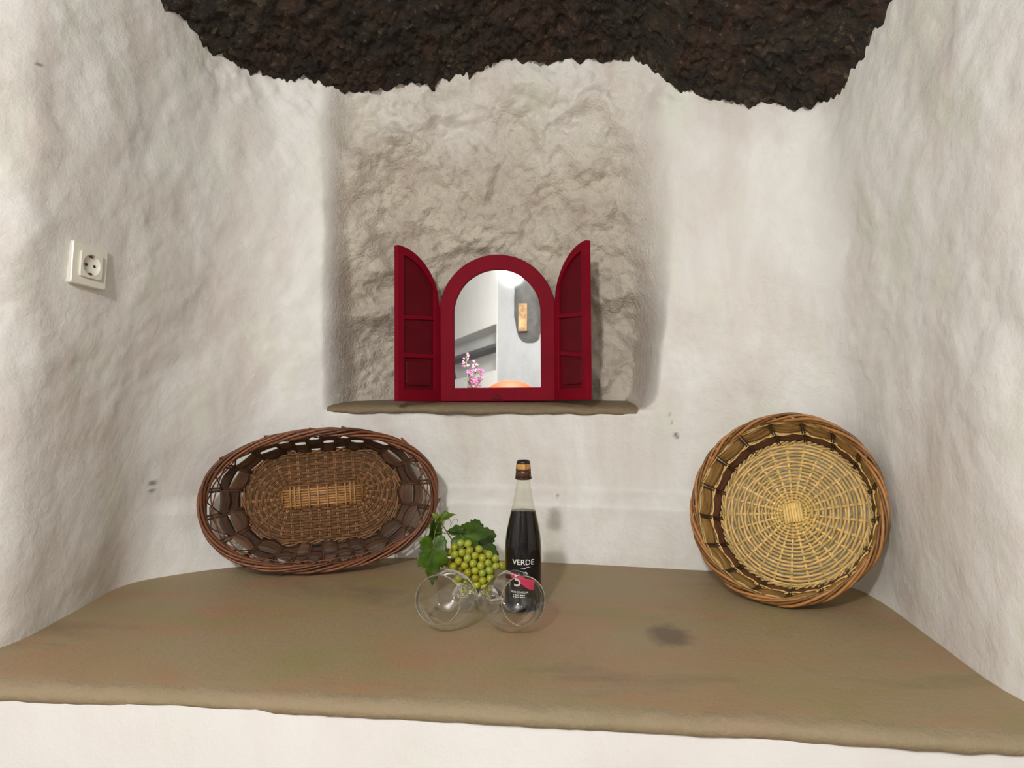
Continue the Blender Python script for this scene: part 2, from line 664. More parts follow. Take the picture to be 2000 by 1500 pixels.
# the niche: deep at its sill, fading out towards the rock
edge = 0.012 * fbm(G, 6.0, 3, 11)
left_e = smooth(-.490, -.428, X + edge)
right_soft = 0.022 + 0.05 * smooth(0.5, 1.0, Z)
rx = 0.392 - 0.020 * smooth(0.62, 0.40, Z) + 0.01 * np.sin(Z * 9)
right_e = 1 - smooth(0, 1, (X + edge - (rx - 2 * right_soft)) / (2 * right_soft))
corner = np.hypot(np.maximum(X - 0.31, 0), np.maximum(0.46 - Z, 0))
bot_e = smooth(SILL_Z - 0.012, SILL_Z - 0.004, Z) * np.where((X > 0.31) & (Z < 0.46), 1 - smooth(0.05, 0.075, corner), 1)
depth = np.interp(Z, [0.3, 0.40, 0.60, 0.80, 0.95, 1.08, 1.20, 1.3], [0.165, 0.165, 0.155, 0.130, 0.105, 0.075, 0.045, 0.03])
niche = left_e * right_e * bot_e * is_back * (Z < 1.5) * (0.62 + 0.38 * smooth(-.48, -.25, X))
# niche shadow side: the left reveal is shallow at its top
big = fbm(G, 3.0, 3, 3)
mid = fbm(G, 9.0, 3, 5)
small = fbm(G, 30.0, 3, 9)
Nrm = grid_normals(G)
outlet_c = np.array([-0.829, 1.50, 0.684])
flat = smooth(0.06, 0.13, np.linalg.norm(G - outlet_c, axis=2))
Gp = G.copy()
Gs = G * np.array([1.0, 1.0, 0.45])
stretch = fbm(Gs, 7.0, 3, 21)
amp = (0.011 * big + 0.0075 * mid + 0.007 * stretch + 0.0022 * small) * (0.45 + 0.55 * smooth(0.3, 0.5, Z)) * smooth(-0.01, 0.03, Z)
# rough rubble plaster inside the niche: slanting ridges and lumps
q = np.stack([X * 0.8 + Z * 0.55, Yy * 0.6, Z * 1.25 - X * 0.5], -1)
Gw = G + 0.035 * np.stack([fbm(G, 9.0, 2, 33), 0 * X, fbm(G, 9.0, 2, 34)], -1)
qw = q + 0.04 * fbm(G, 7.0, 2, 35)[..., None]
rough = 0.040 * ridged(qw, 3.6, 2, 31) + 0.030 * fbm(Gw, 9.0, 2, 41) + 0.008 * ridged(Gw, 17.0, 2, 43) + 0.011 * fbm(Gw, 24.0, 3, 45) + 0.009 * fbm(G, 55.0, 2, 51) - 0.018
nin = left_e * right_e * smooth(SILL_Z, SILL_Z + 0.05, Z) * is_back * smooth(1.30, 1.15, Z) * smooth(-.47, -.40, X)
rim_noise = 0.010 * fbm(G, 22.0, 3, 61) * smooth(1.08, 1.16, Z) * is_back
Gp += Nrm * (amp * flat * (1 - 0.7 * nin) + rim_noise)[..., None]
Gp[..., 1] += niche * depth - nin * rough
# where the rough unpainted plaster shows (stored on the mesh as 'niche')
nmask = smooth(-.475, -.445, X + edge) * right_e * smooth(SILL_Z - .01, SILL_Z, Z) * is_back * (0.35 + 0.65 * smooth(1.22, 0.98, Z + 0.12 * fbm(G, 8.0, 3, 77))) * smooth(1.32, 1.2, Z)


def grid_object(name, V, material, i0, i1, normals=None, mask=None, chip=None):
    sub = V[:, i0:i1]
    nz, nt = sub.shape[:2]
    idx = np.arange(nz * nt).reshape(nz, nt)
    quads = np.stack([idx[:-1, :-1], idx[1:, :-1], idx[1:, 1:], idx[:-1, 1:]], -1).reshape(-1, 4)
    me = bpy.data.meshes.new(name)
    me.vertices.add(nz * nt)
    me.vertices.foreach_set('co', sub.reshape(-1).astype(np.float32))
    nq = len(quads)
    me.loops.add(nq * 4)
    me.loops.foreach_set('vertex_index', quads.reshape(-1).astype(np.int32))
    me.polygons.add(nq)
    me.polygons.foreach_set('loop_start', (np.arange(nq) * 4).astype(np.int32))
    me.polygons.foreach_set('use_smooth', np.ones(nq, bool))
    me.update(calc_edges=True)
    if normals is not None:
        me.normals_split_custom_set_from_vertices(normals[:, i0:i1].reshape(-1, 3).tolist())
    if mask is not None:
        me.attributes.new('niche', 'FLOAT', 'POINT').data.foreach_set('value', mask[:, i0:i1].reshape(-1).astype(np.float32))
    if chip is not None:
        me.attributes.new('chip', 'FLOAT', 'POINT').data.foreach_set('value', chip[:, i0:i1].reshape(-1).astype(np.float32))
    me.materials.append(material)
    o = bpy.data.objects.new(name, me)
    COL.objects.link(o)
    return o


WN = grid_normals(Gp)
chip = np.zeros(X.shape)
for cx, cy, cz, cr in ((.386, 1.90, .372, .004), (.392, 1.90, .352, .004), (.402, 1.89, .322, .005), (.406, 1.89, .315, .004), (-.824, 1.77, .222, .006), (-.826, 1.77, .205, .005),
                       (.115, 1.95, .163, .005), (-.73, 1.80, .05, .003), (-.45, 1.95, .30, .003), (.745, 1.45, .24, .004), (-.85, 1.40, 1.03, .003)):
    dd = np.sqrt((Gp[..., 0] - cx) ** 2 + 0.04 * (Gp[..., 1] - cy) ** 2 + (Gp[..., 2] - cz) ** 2)
    chip = np.maximum(chip, 1 - smooth(cr * .6, cr * 1.5, dd))
chip *= 0.8
mid_row = 140
xs, ys = G[mid_row, :, 0], G[mid_row, :, 1]
iL = int(np.argmin(np.hypot(xs + 0.70, ys - 1.86)))
iR = int(np.argmin(np.hypot(xs - 0.71, ys - 1.75)))
wl = grid_object('wall_left', Gp, M['plaster'], 0, iL + 1, WN, None, chip)
tag(wl, 'uneven white plaster wall on the left of the alcove with a socket', kind='structure')
wb = grid_object('wall_back', Gp, M['plaster'], iL, iR + 1, WN, nmask, chip)
tag(wb, 'white plaster back wall with a deep rough niche', kind='structure')
wr = grid_object('wall_right', Gp, M['plaster'], iR, NT, WN, None, chip)
tag(wr, 'white plaster wall on the right of the alcove', kind='structure')

# ------------------------------------------------------------------ rock overhead
RX = np.concatenate([np.linspace(-2.35, -.95, 50), np.linspace(-.945, .945, 480), np.linspace(.95, 2.35, 50)])
RY = np.concatenate([np.linspace(-0.05, 1.2, 60), np.linspace(1.21, 1.5, 40), np.linspace(1.504, 2.2, 170), [2.3, 2.4]])
RXg, RYg = np.meshgrid(RX, RY)
rock_x = [-2.3, -.90, -.75, -.707, -.669, -.58, -.49, -.39, -.29, -.105, 0.0, .20, .31, .385, .48, .56, .70, .76, .84, 2.3]
rock_z = [1.10, 1.12, 1.150, 1.185, 1.207, 1.215, 1.222, 1.230, 1.245, 1.268, 1.280, 1.280, 1.255, 1.172, 1.142, 1.123, 1.080, 1.040, 1.03, 1.08]
yb = np.interp(RXg, [-2, -.7, -.29, .08, .4, .7, 2], [1.85, 1.86, 1.985, 1.96, 1.885, 1.76, 1.7])
pr = np.stack([RXg, RYg, np.zeros_like(RXg)], -1)
RZ = np.interp(RXg, rock_x, rock_z) + 0.42 * (yb - RYg)
near = smooth(0.05, 0.3, np.abs(yb - RYg))
RZ += (0.004 + 0.03 * near) * ridged(pr, 3.4, 4, 71) + 0.016 * fbm(pr, 11.0, 4, 81) + 0.018 * fbm(pr, 34.0, 3, 91) + 0.010 * (1 - 0.65 * near) * fbm(pr, 110.0, 2, 95)
RZ = np.where(RYg < 1.0, np.minimum(RZ, 2.02), RZ)
RG = np.stack([RXg, RYg, RZ], -1)
rk = grid_object('ceiling_rock', RG[:, ::-1], M['rock'], 0, len(RX))
tag(rk, 'dark brown bare rock overhanging the alcove', kind='structure')

# ------------------------------------------------------------------ ledge, its white front, niche sill
def front_y(x):
    return np.interp(x, [-2.3, -.775, 0, .663, 2.3], [1.30, 1.165, 1.087, 1.000, .80])


lx = np.linspace(-1.5, 1.5, 301)
rowsz = []
nose = [(2.1, 0.0), (0.5, 0.0), (0.3, 0.0), (0.15, 0.0), (0.05, 0.0), (0.026, 0.0), (0.017, -.0015), (0.010, -.004), (0.005, -.008), (0.001, -.013), (0.0, -.018), (0.003, -.026), (0.03, -.03)]
V = np.zeros((len(nose), len(lx), 3))
for k, (dy, z) in enumerate(nose):
    fy = front_y(lx) + 0.006 * fbm(np.stack([lx * 5, lx * 0, lx * 0], -1), 1.0, 3, 5)
    V[k, :, 0] = lx
    V[k, :, 1] = (fy + dy) if dy < 2 else 2.15
    V[k, :, 2] = z
    if k >= 5:
        V[k, :, 2] += 0.0030 * fbm(np.stack([lx, lx * 0 + k * .02, lx * 0], -1), 30.0, 3, 6)
slab = grid_object('floor_ledge', V[:, ::-1], M['concrete'], 0, len(lx))
slab.data.materials.append(M['concrete_lip'])
pi = np.zeros((len(nose) - 1, len(lx) - 1), np.int32)
pi[5:, :] = 1
slab.data.polygons.foreach_set('material_index', pi.ravel())
tag(slab, 'wide brown cement ledge with a rounded front edge', kind='structure')

fz = np.linspace(-0.022, -0.66, 40)
FV = np.zeros((len(fz), len(lx), 3))
for k, z in enumerate(fz):
    FV[k, :, 0] = lx * 1.5
    FV[k, :, 1] = front_y(lx * 1.5) + 0.004
    FV[k, :, 2] = z
FV[..., 1] += 0.004 * fbm(FV, 6.0, 3, 15)
FV[0, :, 2] += 0.004 * fbm(FV[0], 14.0, 3, 16)
fr = grid_object('wall_front', FV[:, ::-1], M['plaster_front'], 0, len(lx))
tag(fr, 'smooth white plaster front below the cement ledge', kind='structure')

sx = np.linspace(-0.475, 0.362, 120)
sy = [2.32, 2.2, 2.1, 2.02, 1.985, 1.972, 1.964, 1.960, 1.962, 1.985]
szz = [0.402, 0.400, 0.397, 0.3935, 0.391, 0.388, 0.383, 0.376, 0.370, 0.366]
SV = np.zeros((len(sy), len(sx), 3))
for k in range(len(sy)):
    wob = 0.010 * fbm(np.stack([sx * 9, sx * 0, sx * 0], -1), 1.0, 3, 25)
    back = np.interp(sx, [-.5, -.29, .077, .37], [1.978, 1.992, 1.962, 1.905])
    SV[k, :, 0] = sx
    SV[k, :, 1] = sy[k] - 1.975 + back + (wob if k > 3 else 0)
    SV[k, :, 2] = szz[k] + (0.006 * fbm(np.stack([sx * 22, sx * 0 + k * .3, sx * 0], -1), 1.0, 3, 26) if k > 4 else 0)
sill = grid_object('trim_1', SV[:, ::-1], M['concrete_sill'], 0, len(sx))
tag(sill, 'rough brown cement sill of the niche under the red mirror', kind='structure')


# ------------------------------------------------------------------ the room behind the camera
def slab_box(name, lo, hi, material, label):
    lo, hi = np.array(lo), np.array(hi)
    o = MB().box((lo + hi) / 2, hi - lo).build(name, material, shade=False)
    return tag(o, label, kind='structure')


ROOM_X, ROOM_Y, ROOM_TOP, FLOOR = 2.25, -4.3, 1.92, -0.62
slab_box('floor', (-ROOM_X, ROOM_Y, FLOOR - .1), (ROOM_X, 1.25, FLOOR), M['floor'], 'cement floor of the room')
slab_box('ceiling', (-ROOM_X, ROOM_Y, ROOM_TOP), (ROOM_X, 0.12, ROOM_TOP + .1), M['plaster_room'], 'white ceiling of the room')
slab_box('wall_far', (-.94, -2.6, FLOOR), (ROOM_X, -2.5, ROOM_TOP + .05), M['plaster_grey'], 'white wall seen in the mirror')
slab_box('wall_room_left', (-ROOM_X - .1, ROOM_Y, FLOOR), (-ROOM_X, 1.3, ROOM_TOP + .2), M['plaster_room'], 'white side wall of the room')
slab_box('wall_room_right', (ROOM_X, ROOM_Y, FLOOR), (ROOM_X + .1, 1.3, ROOM_TOP + .2), M['plaster_room'], 'white side wall of the room')
# slanting wall with a long recessed shelf, built around the recess
ow = empty('wall_slanting', (-0.94, -2.5, 0.0), (0, 0, math.atan2(-.835, -.55)))
tag(ow, 'white wall with a recessed shelf seen in the mirror', kind='structure')
OWL, R0, R1, Rz0, Rz1 = 2.2, 0.03, 1.75, 0.96, 1.37
for nm, lo, hi in (('wall_below', (0, 0, FLOOR), (OWL, .25, Rz0)), ('wall_above', (0, 0, Rz1), (OWL, .25, ROOM_TOP + .05)),
                   ('wall_end', (0, 0, Rz0), (R0, .25, Rz1)), ('wall_end', (R1, 0, Rz0), (OWL, .25, Rz1)), ('recess_back', (R0, .18, Rz0), (R1, .25, Rz1))):
    lo, hi = np.array(lo), np.array(hi)
    MB().box((lo + hi) / 2, hi - lo).build(nm, M['plaster_white'], ow, shade=False)
grey = simple('grey_shelf_board', (92, 92, 94), 0.6, var=0.2)
sb = MB().box((0.89, .10, 1.19), (1.70, .17, .03)).build('shelf_board', grey, ow, shade=False)
MB().box((1.35, .05, 1.08), (.03, .03, .25), rot=((.8, 0, .6), (0, 1, 0), (-.6, 0, .8))).build('bracket', grey, ow, shade=False)
# grey rock breaking through the far wall
gx, gz = np.meshgrid(np.linspace(-1, 1, 40), np.linspace(-1, 1, 70))
gd = np.clip(1 - (np.abs(gx) ** 2.6 + np.abs(gz) ** 2.8), -.2, 1)
gp = np.stack([-.66 + .135 * gx, -2.5 + .09 * gd, 1.60 + .41 * gz], -1)
gp[..., 1] += 0.012 * fbm(gp, 14.0, 3, 5)
ro = grid_object('trim_2', gp, simple('grey_rock', (84, 83, 80), 0.8, var=0.25, scale=12), 0, 40)
tag(ro, 'grey rock patch in the white wall seen in the mirror', kind='structure')
pic = empty('wall_panel', (-.70, -2.395, 1.40))
tag(pic, 'narrow tan panel on the grey rock reflected in the mirror', 'picture')
MB().box((0, 0, 0), (.075, .014, .24)).build('panel_frame', simple('panel_edge', (150, 120, 84), 0.6), pic, shade=False, bevel=.002)
MB().box((0, .008, 0), (.062, .006, .222)).build('panel_face', simple('tan_mottled_panel', (150, 112, 70), 0.6, var=0.6, scale=26), pic, shade=False)


def globe_lamp(pos, radius, watts, color, label):
    """white globe hanging from a short rod; its glass gives off the light"""
    e = empty('globe_lamp', pos)
    tag(e, label, 'lamp')
    ld = bpy.data.lights.new('globe_light', 'POINT')
    ld.energy = watts
    ld.color = color
    ld.shadow_soft_size = radius
    lo = bpy.data.objects.new('globe_light', ld)
    COL.objects.link(lo)
    lo.parent = e
    top = ROOM_TOP - pos[2]
    MB().lathe([(1e-4, radius * .98), (.02, radius * .98), (.02, radius + .025), (.006, radius + .03), (.006, top - .015), (1e-4, top - .015)], 24).build('rod', M['socket'], e)
    MB().lathe([(1e-4, top - .015), (.045, top - .015), (.045, top), (1e-4, top)], 24).build('ceiling_cap', M['socket'], e)
    return e


globe_lamp(LAMP_POS, 0.07, LAMP_POWER, (1.0, 0.99, 0.97), 'bright globe lamp reflected at the top of the mirror')
globe_lamp(FILL_RIGHT_POS, 0.09, FILL_RIGHT_POWER, (1.0, 0.98, 0.96), 'unseen fill lamp on the right side of the room')  # unseen lamp, here only for fill from the right
globe_lamp(FILL_LEFT_POS, 0.09, FILL_LEFT_POWER, (1.0, 0.965, 0.945), 'unseen fill lamp on the left side of the room')  # its unseen counterpart, fill from the left


# ------------------------------------------------------------------ socket on the left wall
def rounded_slab(w, h, t, r, seg=6, y0=0.0, inset=0.0):
    """outline in x,z; thickness along -y (towards the viewer of the plate)"""
    pts = []
    for cx, cz, a0 in ((w / 2 - r, h / 2 - r, 0), (-w / 2 + r, h / 2 - r, 90), (-w / 2 + r, -h / 2 + r, 180), (w / 2 - r, -h / 2 + r, 270)):
        for k in range(seg + 1):
            a = math.radians(a0 + 90 * k / seg)
            pts.append((cx + r * math.cos(a), cz + r * math.sin(a)))
    return np.array(pts)


def prism(mb, pts, y_back, y_front, col=(1, 1, 1), chamfer=0.0):
    """a slab with outline pts (x,z), counter-clockwise; front face towards -y, its edge chamfered"""
    n = len(pts)
    c = pts.mean(0)
    rings = [(pts, y_back), (pts, y_front + chamfer)]
    if chamfer:
        d = pts - c
        ln = np.linalg.norm(d, axis=1)[:, None]
        rings.append((pts - d / ln * chamfer, y_front))
    V = np.concatenate([np.stack([p[:, 0], np.full(n, y), p[:, 1]], -1) for p, y in rings])
    F = []
    for k in range(len(rings) - 1):
        for i in range(n):
            j = (i + 1) % n
            F.append((k * n + i, k * n + j, (k + 1) * n + j, (k + 1) * n + i))
    F.append(tuple((len(rings) - 1) * n + i for i in range(n)))
    F.append(tuple(reversed(range(n))))
    mb.add(V, F, col)
    return mb


def ring_plate(mb, outer, inner, y_back, y_front):
    """a slab with a hole: outlines with the same number of points"""
    n = len(outer)
    V = np.concatenate([np.stack([p[:, 0], np.full(n, y), p[:, 1]], -1) for p, y in ((outer, y_back), (outer, y_front), (inner, y_front), (inner, y_back))])
    F = []
    for k in range(4):
        k2 = (k + 1) % 4
        for i in range(n):
            j = (i + 1) % n
            F.append((k * n + i, k * n + j, k2 * n + j, k2 * n + i))
    mb.add(V, F)
    return mb


so = empty('wall_socket', (-0.8285, 1.497, 0.684))
so.rotation_euler = (0, math.radians(5.5), math.radians(90 - 17.5))
tag(so, 'white square power socket on the left plaster wall', 'socket')
prism(MB(), rounded_slab(.082, .082, .01, .004), 0.014, -0.0105, chamfer=0.0018).build('cover_plate', M['socket'], so, shade=False)
circ = np.array([(0.0185 * math.cos(a), 0.0185 * math.sin(a)) for a in np.linspace(0, 2 * math.pi, 28, endpoint=False) + math.pi / 4 * 0])
ang = np.linspace(0, 2 * math.pi, 48, endpoint=False)
sq = np.stack([np.cos(ang), np.sin(ang)], -1) * (0.025 * (np.abs(np.cos(ang)) ** 14 + np.abs(np.sin(ang)) ** 14) ** (-1 / 14))[:, None]
circ_m = np.stack([0.0205 * np.cos(ang), 0.0205 * np.sin(ang)], -1)
ins = ring_plate(MB(), sq, circ_m, -0.010, -0.0155).build('insert', M['socket'], so, shade=False)
MB().add(*(lambda c: (np.concatenate([np.stack([c[:, 0], np.full(len(c), -0.0153), c[:, 1]], -1), np.stack([c[:, 0] * .97, np.full(len(c), -0.0108), c[:, 1] * .97], -1)]),
         [(i, (i + 1) % len(c), len(c) + (i + 1) % len(c), len(c) + i) for i in range(len(c))] + [tuple(len(c) + i for i in range(len(c)))]))(circ_m)).build('well', M['socket'], ins)
for hx in (-0.0095, 0.0095):
    h = MB().lathe([(1e-4, 0), (0.0027, 0), (0.0027, 0.0012), (1e-4, 0.0012)], 16).build('pin_hole', M['socket_dark'], so)
    h.location = (hx, -0.0106, 0)
    h.rotation_euler = (math.pi / 2, 0, 0)
for hz in (-0.0165, 0.0165):
    MB().box((0, -0.0122, hz), (0.006, 0.0035, 0.003)).build('earth_clip', M['wire'], so, shade=False)


# ------------------------------------------------------------------ mirror in a red arched frame with two open shutters
mr = empty('shuttered_mirror', (-0.0385, 2.045, 0.3975), (math.radians(-3.0), math.radians(-0.6), math.radians(-5.0)))
tag(mr, 'small arched mirror in a deep red frame with open red shutters', 'mirror')
FW, FH, FB = 0.312, 0.392, 0.040


def arch(w, h, z0, seg=36, base=8):
    r = w / 2
    pts = []
    for t in np.linspace(0, 1, base, endpoint=False):
        pts.append((-r + 2 * r * t, z0))
    for t in np.linspace(0, 1, base, endpoint=False):
        pts.append((r, z0 + (h - r) * t))
    for a in np.linspace(0, math.pi, seg, endpoint=False):
        pts.append((r * math.cos(a), z0 + h - r + r * math.sin(a)))
    for t in np.linspace(0, 1, base, endpoint=False):
        pts.append((-r, z0 + h - r - (h - r) * t))
    return np.array(pts)


outer = arch(FW, FH, 0.0)
inner = arch(FW - 2 * FB, FH - FB - 0.036, 0.036)
fo = ring_plate(MB(), outer, inner, 0.012, -0.006).build('frame', M['red'], mr, shade=False, bevel=0.002)
prism(MB(), arch(FW - 2 * FB + .006, FH - FB - 0.036 + .006, 0.033), 0.008, 0.002).build('mirror_glass', M['mirror'], mr, shade=False)
prism(MB(), outer, 0.016, 0.0121).build('back_board', M['red_panel'], mr, shade=False)
# small carved fan at the foot of the frame
fan = MB()
fan_pts = np.array([(-.014, .004), (.014, .004), (.009, .011), (.004, .015), (0, .018), (-.004, .015), (-.009, .011)])
prism(fan, fan_pts, -0.006, -0.0085, chamfer=0.001)
fan.build('carved_fan', M['red_panel'], fo, shade=False)


def leaf_outline(w, h, side, inset=0.0, z_lo=0.0, z_hi=None, seg=18):
    """half-arch leaf: hinge edge at x=0, tall edge at x=side*w; returns ccw outline"""
    r = FW / 2
    top = lambda x: (h - r) + math.sqrt(max(0.0, r * r - (r - x) ** 2))
    zt = top if z_hi is None else (lambda x: min(top(x) - inset, z_hi))
    xs_ = np.linspace(inset, w - inset, seg)
    pts = [(xs_[0], z_lo), (xs_[-1], z_lo)] + [(x, (top(x) - inset if z_hi is None else zt(x))) for x in xs_[::-1]]
    pts = np.array(pts)
    if side < 0:
        pts = pts * np.array([-1, 1])
        pts = pts[::-1]
    return pts


def shutter(side, swing):
    w, h = FW / 2 - 0.002, FH + 0.004
    e = empty('shutter')
    e.parent = mr
    e.location = (side * (FW / 2 + 0.001), -0.006, 0.0)
    e.rotation_euler = (0, 0, side * -math.radians(swing))
    out = leaf_outline(w, h, side)
    # the frame of the leaf is the slab with a recessed field in front of it
    inn = leaf_outline(w, h, side, inset=0.022, z_lo=0.03)
    ring_plate(MB(), out, inn, 0.009, -0.006).build('leaf_frame', M['red'], e, shade=False, bevel=0.0012)
    prism(MB(), leaf_outline(w, h, side, inset=0.018, z_lo=0.026), 0.006, 0.0005).build('leaf_panel', M['red_panel'], e, shade=False)
    for zc, tilt in ((0.118, -0.02 if side < 0 else 0.10), (0.218, -0.06 if side < 0 else 0.06)):
        c, s = math.cos(tilt), math.sin(tilt)
        MB().box((side * w / 2, -0.0018, zc), (w - 0.040, 0.006, 0.011), rot=((c, 0, s), (0, 1, 0), (-s, 0, c))).build('cross_rail', M['red'], e, shade=False, bevel=0.0015)
    bp = rounded_slab(w - 0.062, 0.064, 0.01, 0.010) + np.array([side * w / 2, 0.072])
    prism(MB(), bp, 0.004, -0.0028, chamfer=0.0026).build('raised_panel', M['red_panel'], e, shade=False)
    return e


shutter(-1, 57)
shutter(1, 57)

# ------------------------------------------------------------------ baskets
def strip_piece(a, b, h0, h1, out_n, bow, thick, lens=0.0, n=9, m=5):
    """a bowed flat strip from a to b (points at mid height), spanning heights along 'up' vectors given per end"""
    (pa, ua), (pb, ub) = a, b
    V = []
    for side in (0, 1):
        for i in range(n):
            t = i / (n - 1)
            p = pa * (1 - t) + pb * t
            u = ua * (1 - t) + ub * t
            bw = bow * math.sin(math.pi * t)
            k = 1 - lens * (1 - math.sin(math.pi * t)) 
            for j in range(m):
                s = h0 + (h1 - h0) * j / (m - 1)
                sm = (h0 + h1) / 2
                s = sm + (s - sm) * k
                V.append(p + u * s + out_n * (bw + (thick if side else 0) - 0.0015 * math.sin(math.pi * j / (m - 1)) * 0))
    F = []
    idx = lambda s, i, j: s * n * m + i * m + j
    for s in (0, 1):
        for i in range(n - 1):
            for j in range(m - 1):
                q = (idx(s, i, j), idx(s, i + 1, j), idx(s, i + 1, j + 1), idx(s, i, j + 1))
                F.append(q if s else q[::-1])
    for i in range(n - 1):
        F.append((idx(0, i, 0), idx(0, i + 1, 0), idx(1, i + 1, 0), idx(1, i, 0)))
        F.append((idx(1, i, m - 1), idx(1, i + 1, m - 1), idx(0, i + 1, m - 1), idx(0, i, m - 1)))
    return np.array(V), F


def weave_ring(mb, pts_at, amp, parity, r, col, sub=4, closed=True, up=np.array([0, 0, 1.0])):
    """a rod passing the given spoke positions, alternately above and below"""
    n = len(pts_at)
    C = np.array([p + up * amp * (1 if (i + parity) % 2 == 0 else -1) for i, p in enumerate(pts_at)])
    path = catmull(C, n * sub, closed=True)
    mb.tube(path, r, 5, closed=True, col=col, ref=(0, 0, 1))


def tint(lo=0.75, hi=1.15, warm=0.06):
    v = random.uniform(lo, hi)
    return (v * (1 + random.uniform(-warm, warm)), v, v * (1 + random.uniform(-warm, warm)))


def rope_rim(mb, path_fn, n_strands, minor, rod, turns, n=360, rmin=0.8, flatten=1.0, lo=.7, hi=1.25):
    """rods laid round a rim as a twisted border; path_fn(u)->(p, out, up)"""
    for k in range(n_strands):
        ph = 2 * math.pi * k / n_strands
        path = []
        wob = random.uniform(0, 6.28)
        for i in range(n):
            u = i / n
            p, o, up = path_fn(u)
            a = ph + 2 * math.pi * turns * u
            mm = minor * (1 + 0.18 * math.sin(7 * 2 * math.pi * u + wob))
            path.append(p + o * math.cos(a) * mm + up * math.sin(a) * mm * flatten)
        mb.tube(np.array(path), rod * random.uniform(.85, 1.15), 6, closed=True, col=tint(lo, hi), ref=(0, 0, 1))


def outline_frames(fn, u, eps=1e-3):
    p = fn(u)
    t = fn(u + eps) - fn(u - eps)
    t /= np.linalg.norm(t)
    o = np.array([t[1], -t[0], 0.0])
    return p, o, np.array([0, 0, 1.0])


def round_basket():
    e = empty('round_basket')
    tag(e, 'round straw-coloured wicker basket leaning in the right corner', 'basket')
    RB, RT, H = 0.156, 0.1895, 0.081
    NS = 25
    # base: spokes, central block, woven rings
    sp = MB()
    A = [2 * math.pi * k / NS for k in range(NS)]
    for a in A:
        d = np.array([math.cos(a), math.sin(a), 0])
        w = np.array([-d[1], d[0], 0]) * 0.0019
        for s in (-1, 1):
            sp.tube([d * r_ + w * s * (0.35 + .5 * r_ / 0.17) for r_ in (0.012, 0.06, 0.11, RB + .002)], 0.0016, 5, col=tint(1.1, 1.35))
    sp.build('base_spokes', M['straw'], e)['kind'] = 'stuff'
    wv = MB()
    r_, k = 0.027, 0
    while r_ < RB + 0.001:
        for dr in (0.0,):
            pts = [np.array([math.cos(a) * (r_ + dr), math.sin(a) * (r_ + dr), 0]) for a in A]
            weave_ring(wv, pts, 0.0046, k, 0.0031, tint(.80, 1.15))
        r_ += 0.0076 if r_ > 0.05 else 0.0064
        k += 1
    # edge cord of the base
    fnb = lambda u: np.array([math.cos(2 * math.pi * u) * (RB + .002), math.sin(2 * math.pi * u) * (RB + .002), 0.002])
    rope_rim(wv, lambda u: outline_frames(fnb, u), 3, 0.0035, 0.0021, 22, n=300, lo=.8, hi=1.1)
    wv.build('base_weave', M['straw'], e)['kind'] = 'stuff'
    cb = empty('centre_block')
    cb.parent = e
    for i in range(7):
        x = (i - 3) * 0.0058
        MB().tube([(x, -.021, .005), (x, 0, .0056), (x, .021, .005)], 0.0031, 7, col=tint(1.2, 1.4)).build('centre_rod', M['straw'], cb)
    MB().box((0, 0, 0.0), (.040, .040, .004)).build('centre_backing', M['straw'], cb, shade=False)
    # side: stakes and two rows of flat strips
    NSK = 17
    st = MB()
    ang = [2 * math.pi * (k + 0.35) / NSK for k in range(NSK)]

    def wall(a, s, off=0.0):
        """point on the side at fraction s of the height"""
        r_ = RB + (RT - RB) * (s ** 0.8) + off
        return np.array([math.cos(a) * r_, math.sin(a) * r_, H * s])
    for a in ang:
        for da in (-0.02, 0.02):
            st.tube([wall(a + da * .7, s, -.001) for s in (-.02, .25, .5, .75, 1.0)], 0.0018, 6, col=tint(.7, 1.0))
    st.build('side_stakes', M['stake'], e)['kind'] = 'stuff'
    th = MB()
    for s, amp_ in ((0.365, .003), (0.40, -.003), (.87, .003), (.905, -.003), (.94, .003)):
        pts = [wall(a, s) * np.array([1, 1, 1]) for a in np.linspace(0, 2 * math.pi, NSK * 2, endpoint=False)]
        C = np.array([p * np.array([1 + amp_ / .18 * (1 if i % 2 else -1), 1 + amp_ / .18 * (1 if i % 2 else -1), 1]) for i, p in enumerate(pts)])
        th.tube(catmull(C, NSK * 8, closed=True), 0.0017, 5, closed=True, col=(1.15, 1.1, 1.0) if s < .5 else tint(.8, 1.0), ref=(0, 0, 1))
    th.build('thin_side_rods', M['straw'], e)['kind'] = 'stuff'
    for row, (s0, s1, mat_, nm) in enumerate(((0.06, 0.345, 'strip_bark', 'bark_strip'), (0.425, 0.86, 'strip_olive', 'wood_strip'))):
        for k in range(NSK):
            a0, a1 = ang[k], ang[(k + 1) % NSK] + (2 * math.pi if k == NSK - 1 else 0)
            am = (a0 + a1) / 2
            on = np.array([math.cos(am), math.sin(am), 0.0])
            g = 0.004 if row else -0.002
            pa, pb = wall(a0 + g, s0, .004), wall(a1 - g, s0, .004)
            ua, ub = wall(a0 + g, s1, .004) - pa, wall(a1 - g, s1, .004) - pb
            Vv, Ff = strip_piece((pa, ua), (pb, ub), 0, 1, on, -0.004 if row else -0.0025, 0.0022)
            t = tint(.82, 1.12, .05)
            MB().add(Vv, Ff, t)
            mb = MB()
            mb.add(Vv, Ff, t)
            mb.build(nm, M[mat_], e)
    rim = MB()
    fnr = lambda u: np.array([math.cos(2 * math.pi * u) * (RT + .004), math.sin(2 * math.pi * u) * (RT + .004), H + .002 + 0.003 * math.sin(2 * 2 * math.pi * u)])
    rope_rim(rim, lambda u: outline_frames(fnr, u), 5, 0.0060, 0.0032, 6, n=420, lo=.6, hi=1.9)
    rim.build('braided_rim', M['straw_rim'], e)['kind'] = 'stuff'
    return e


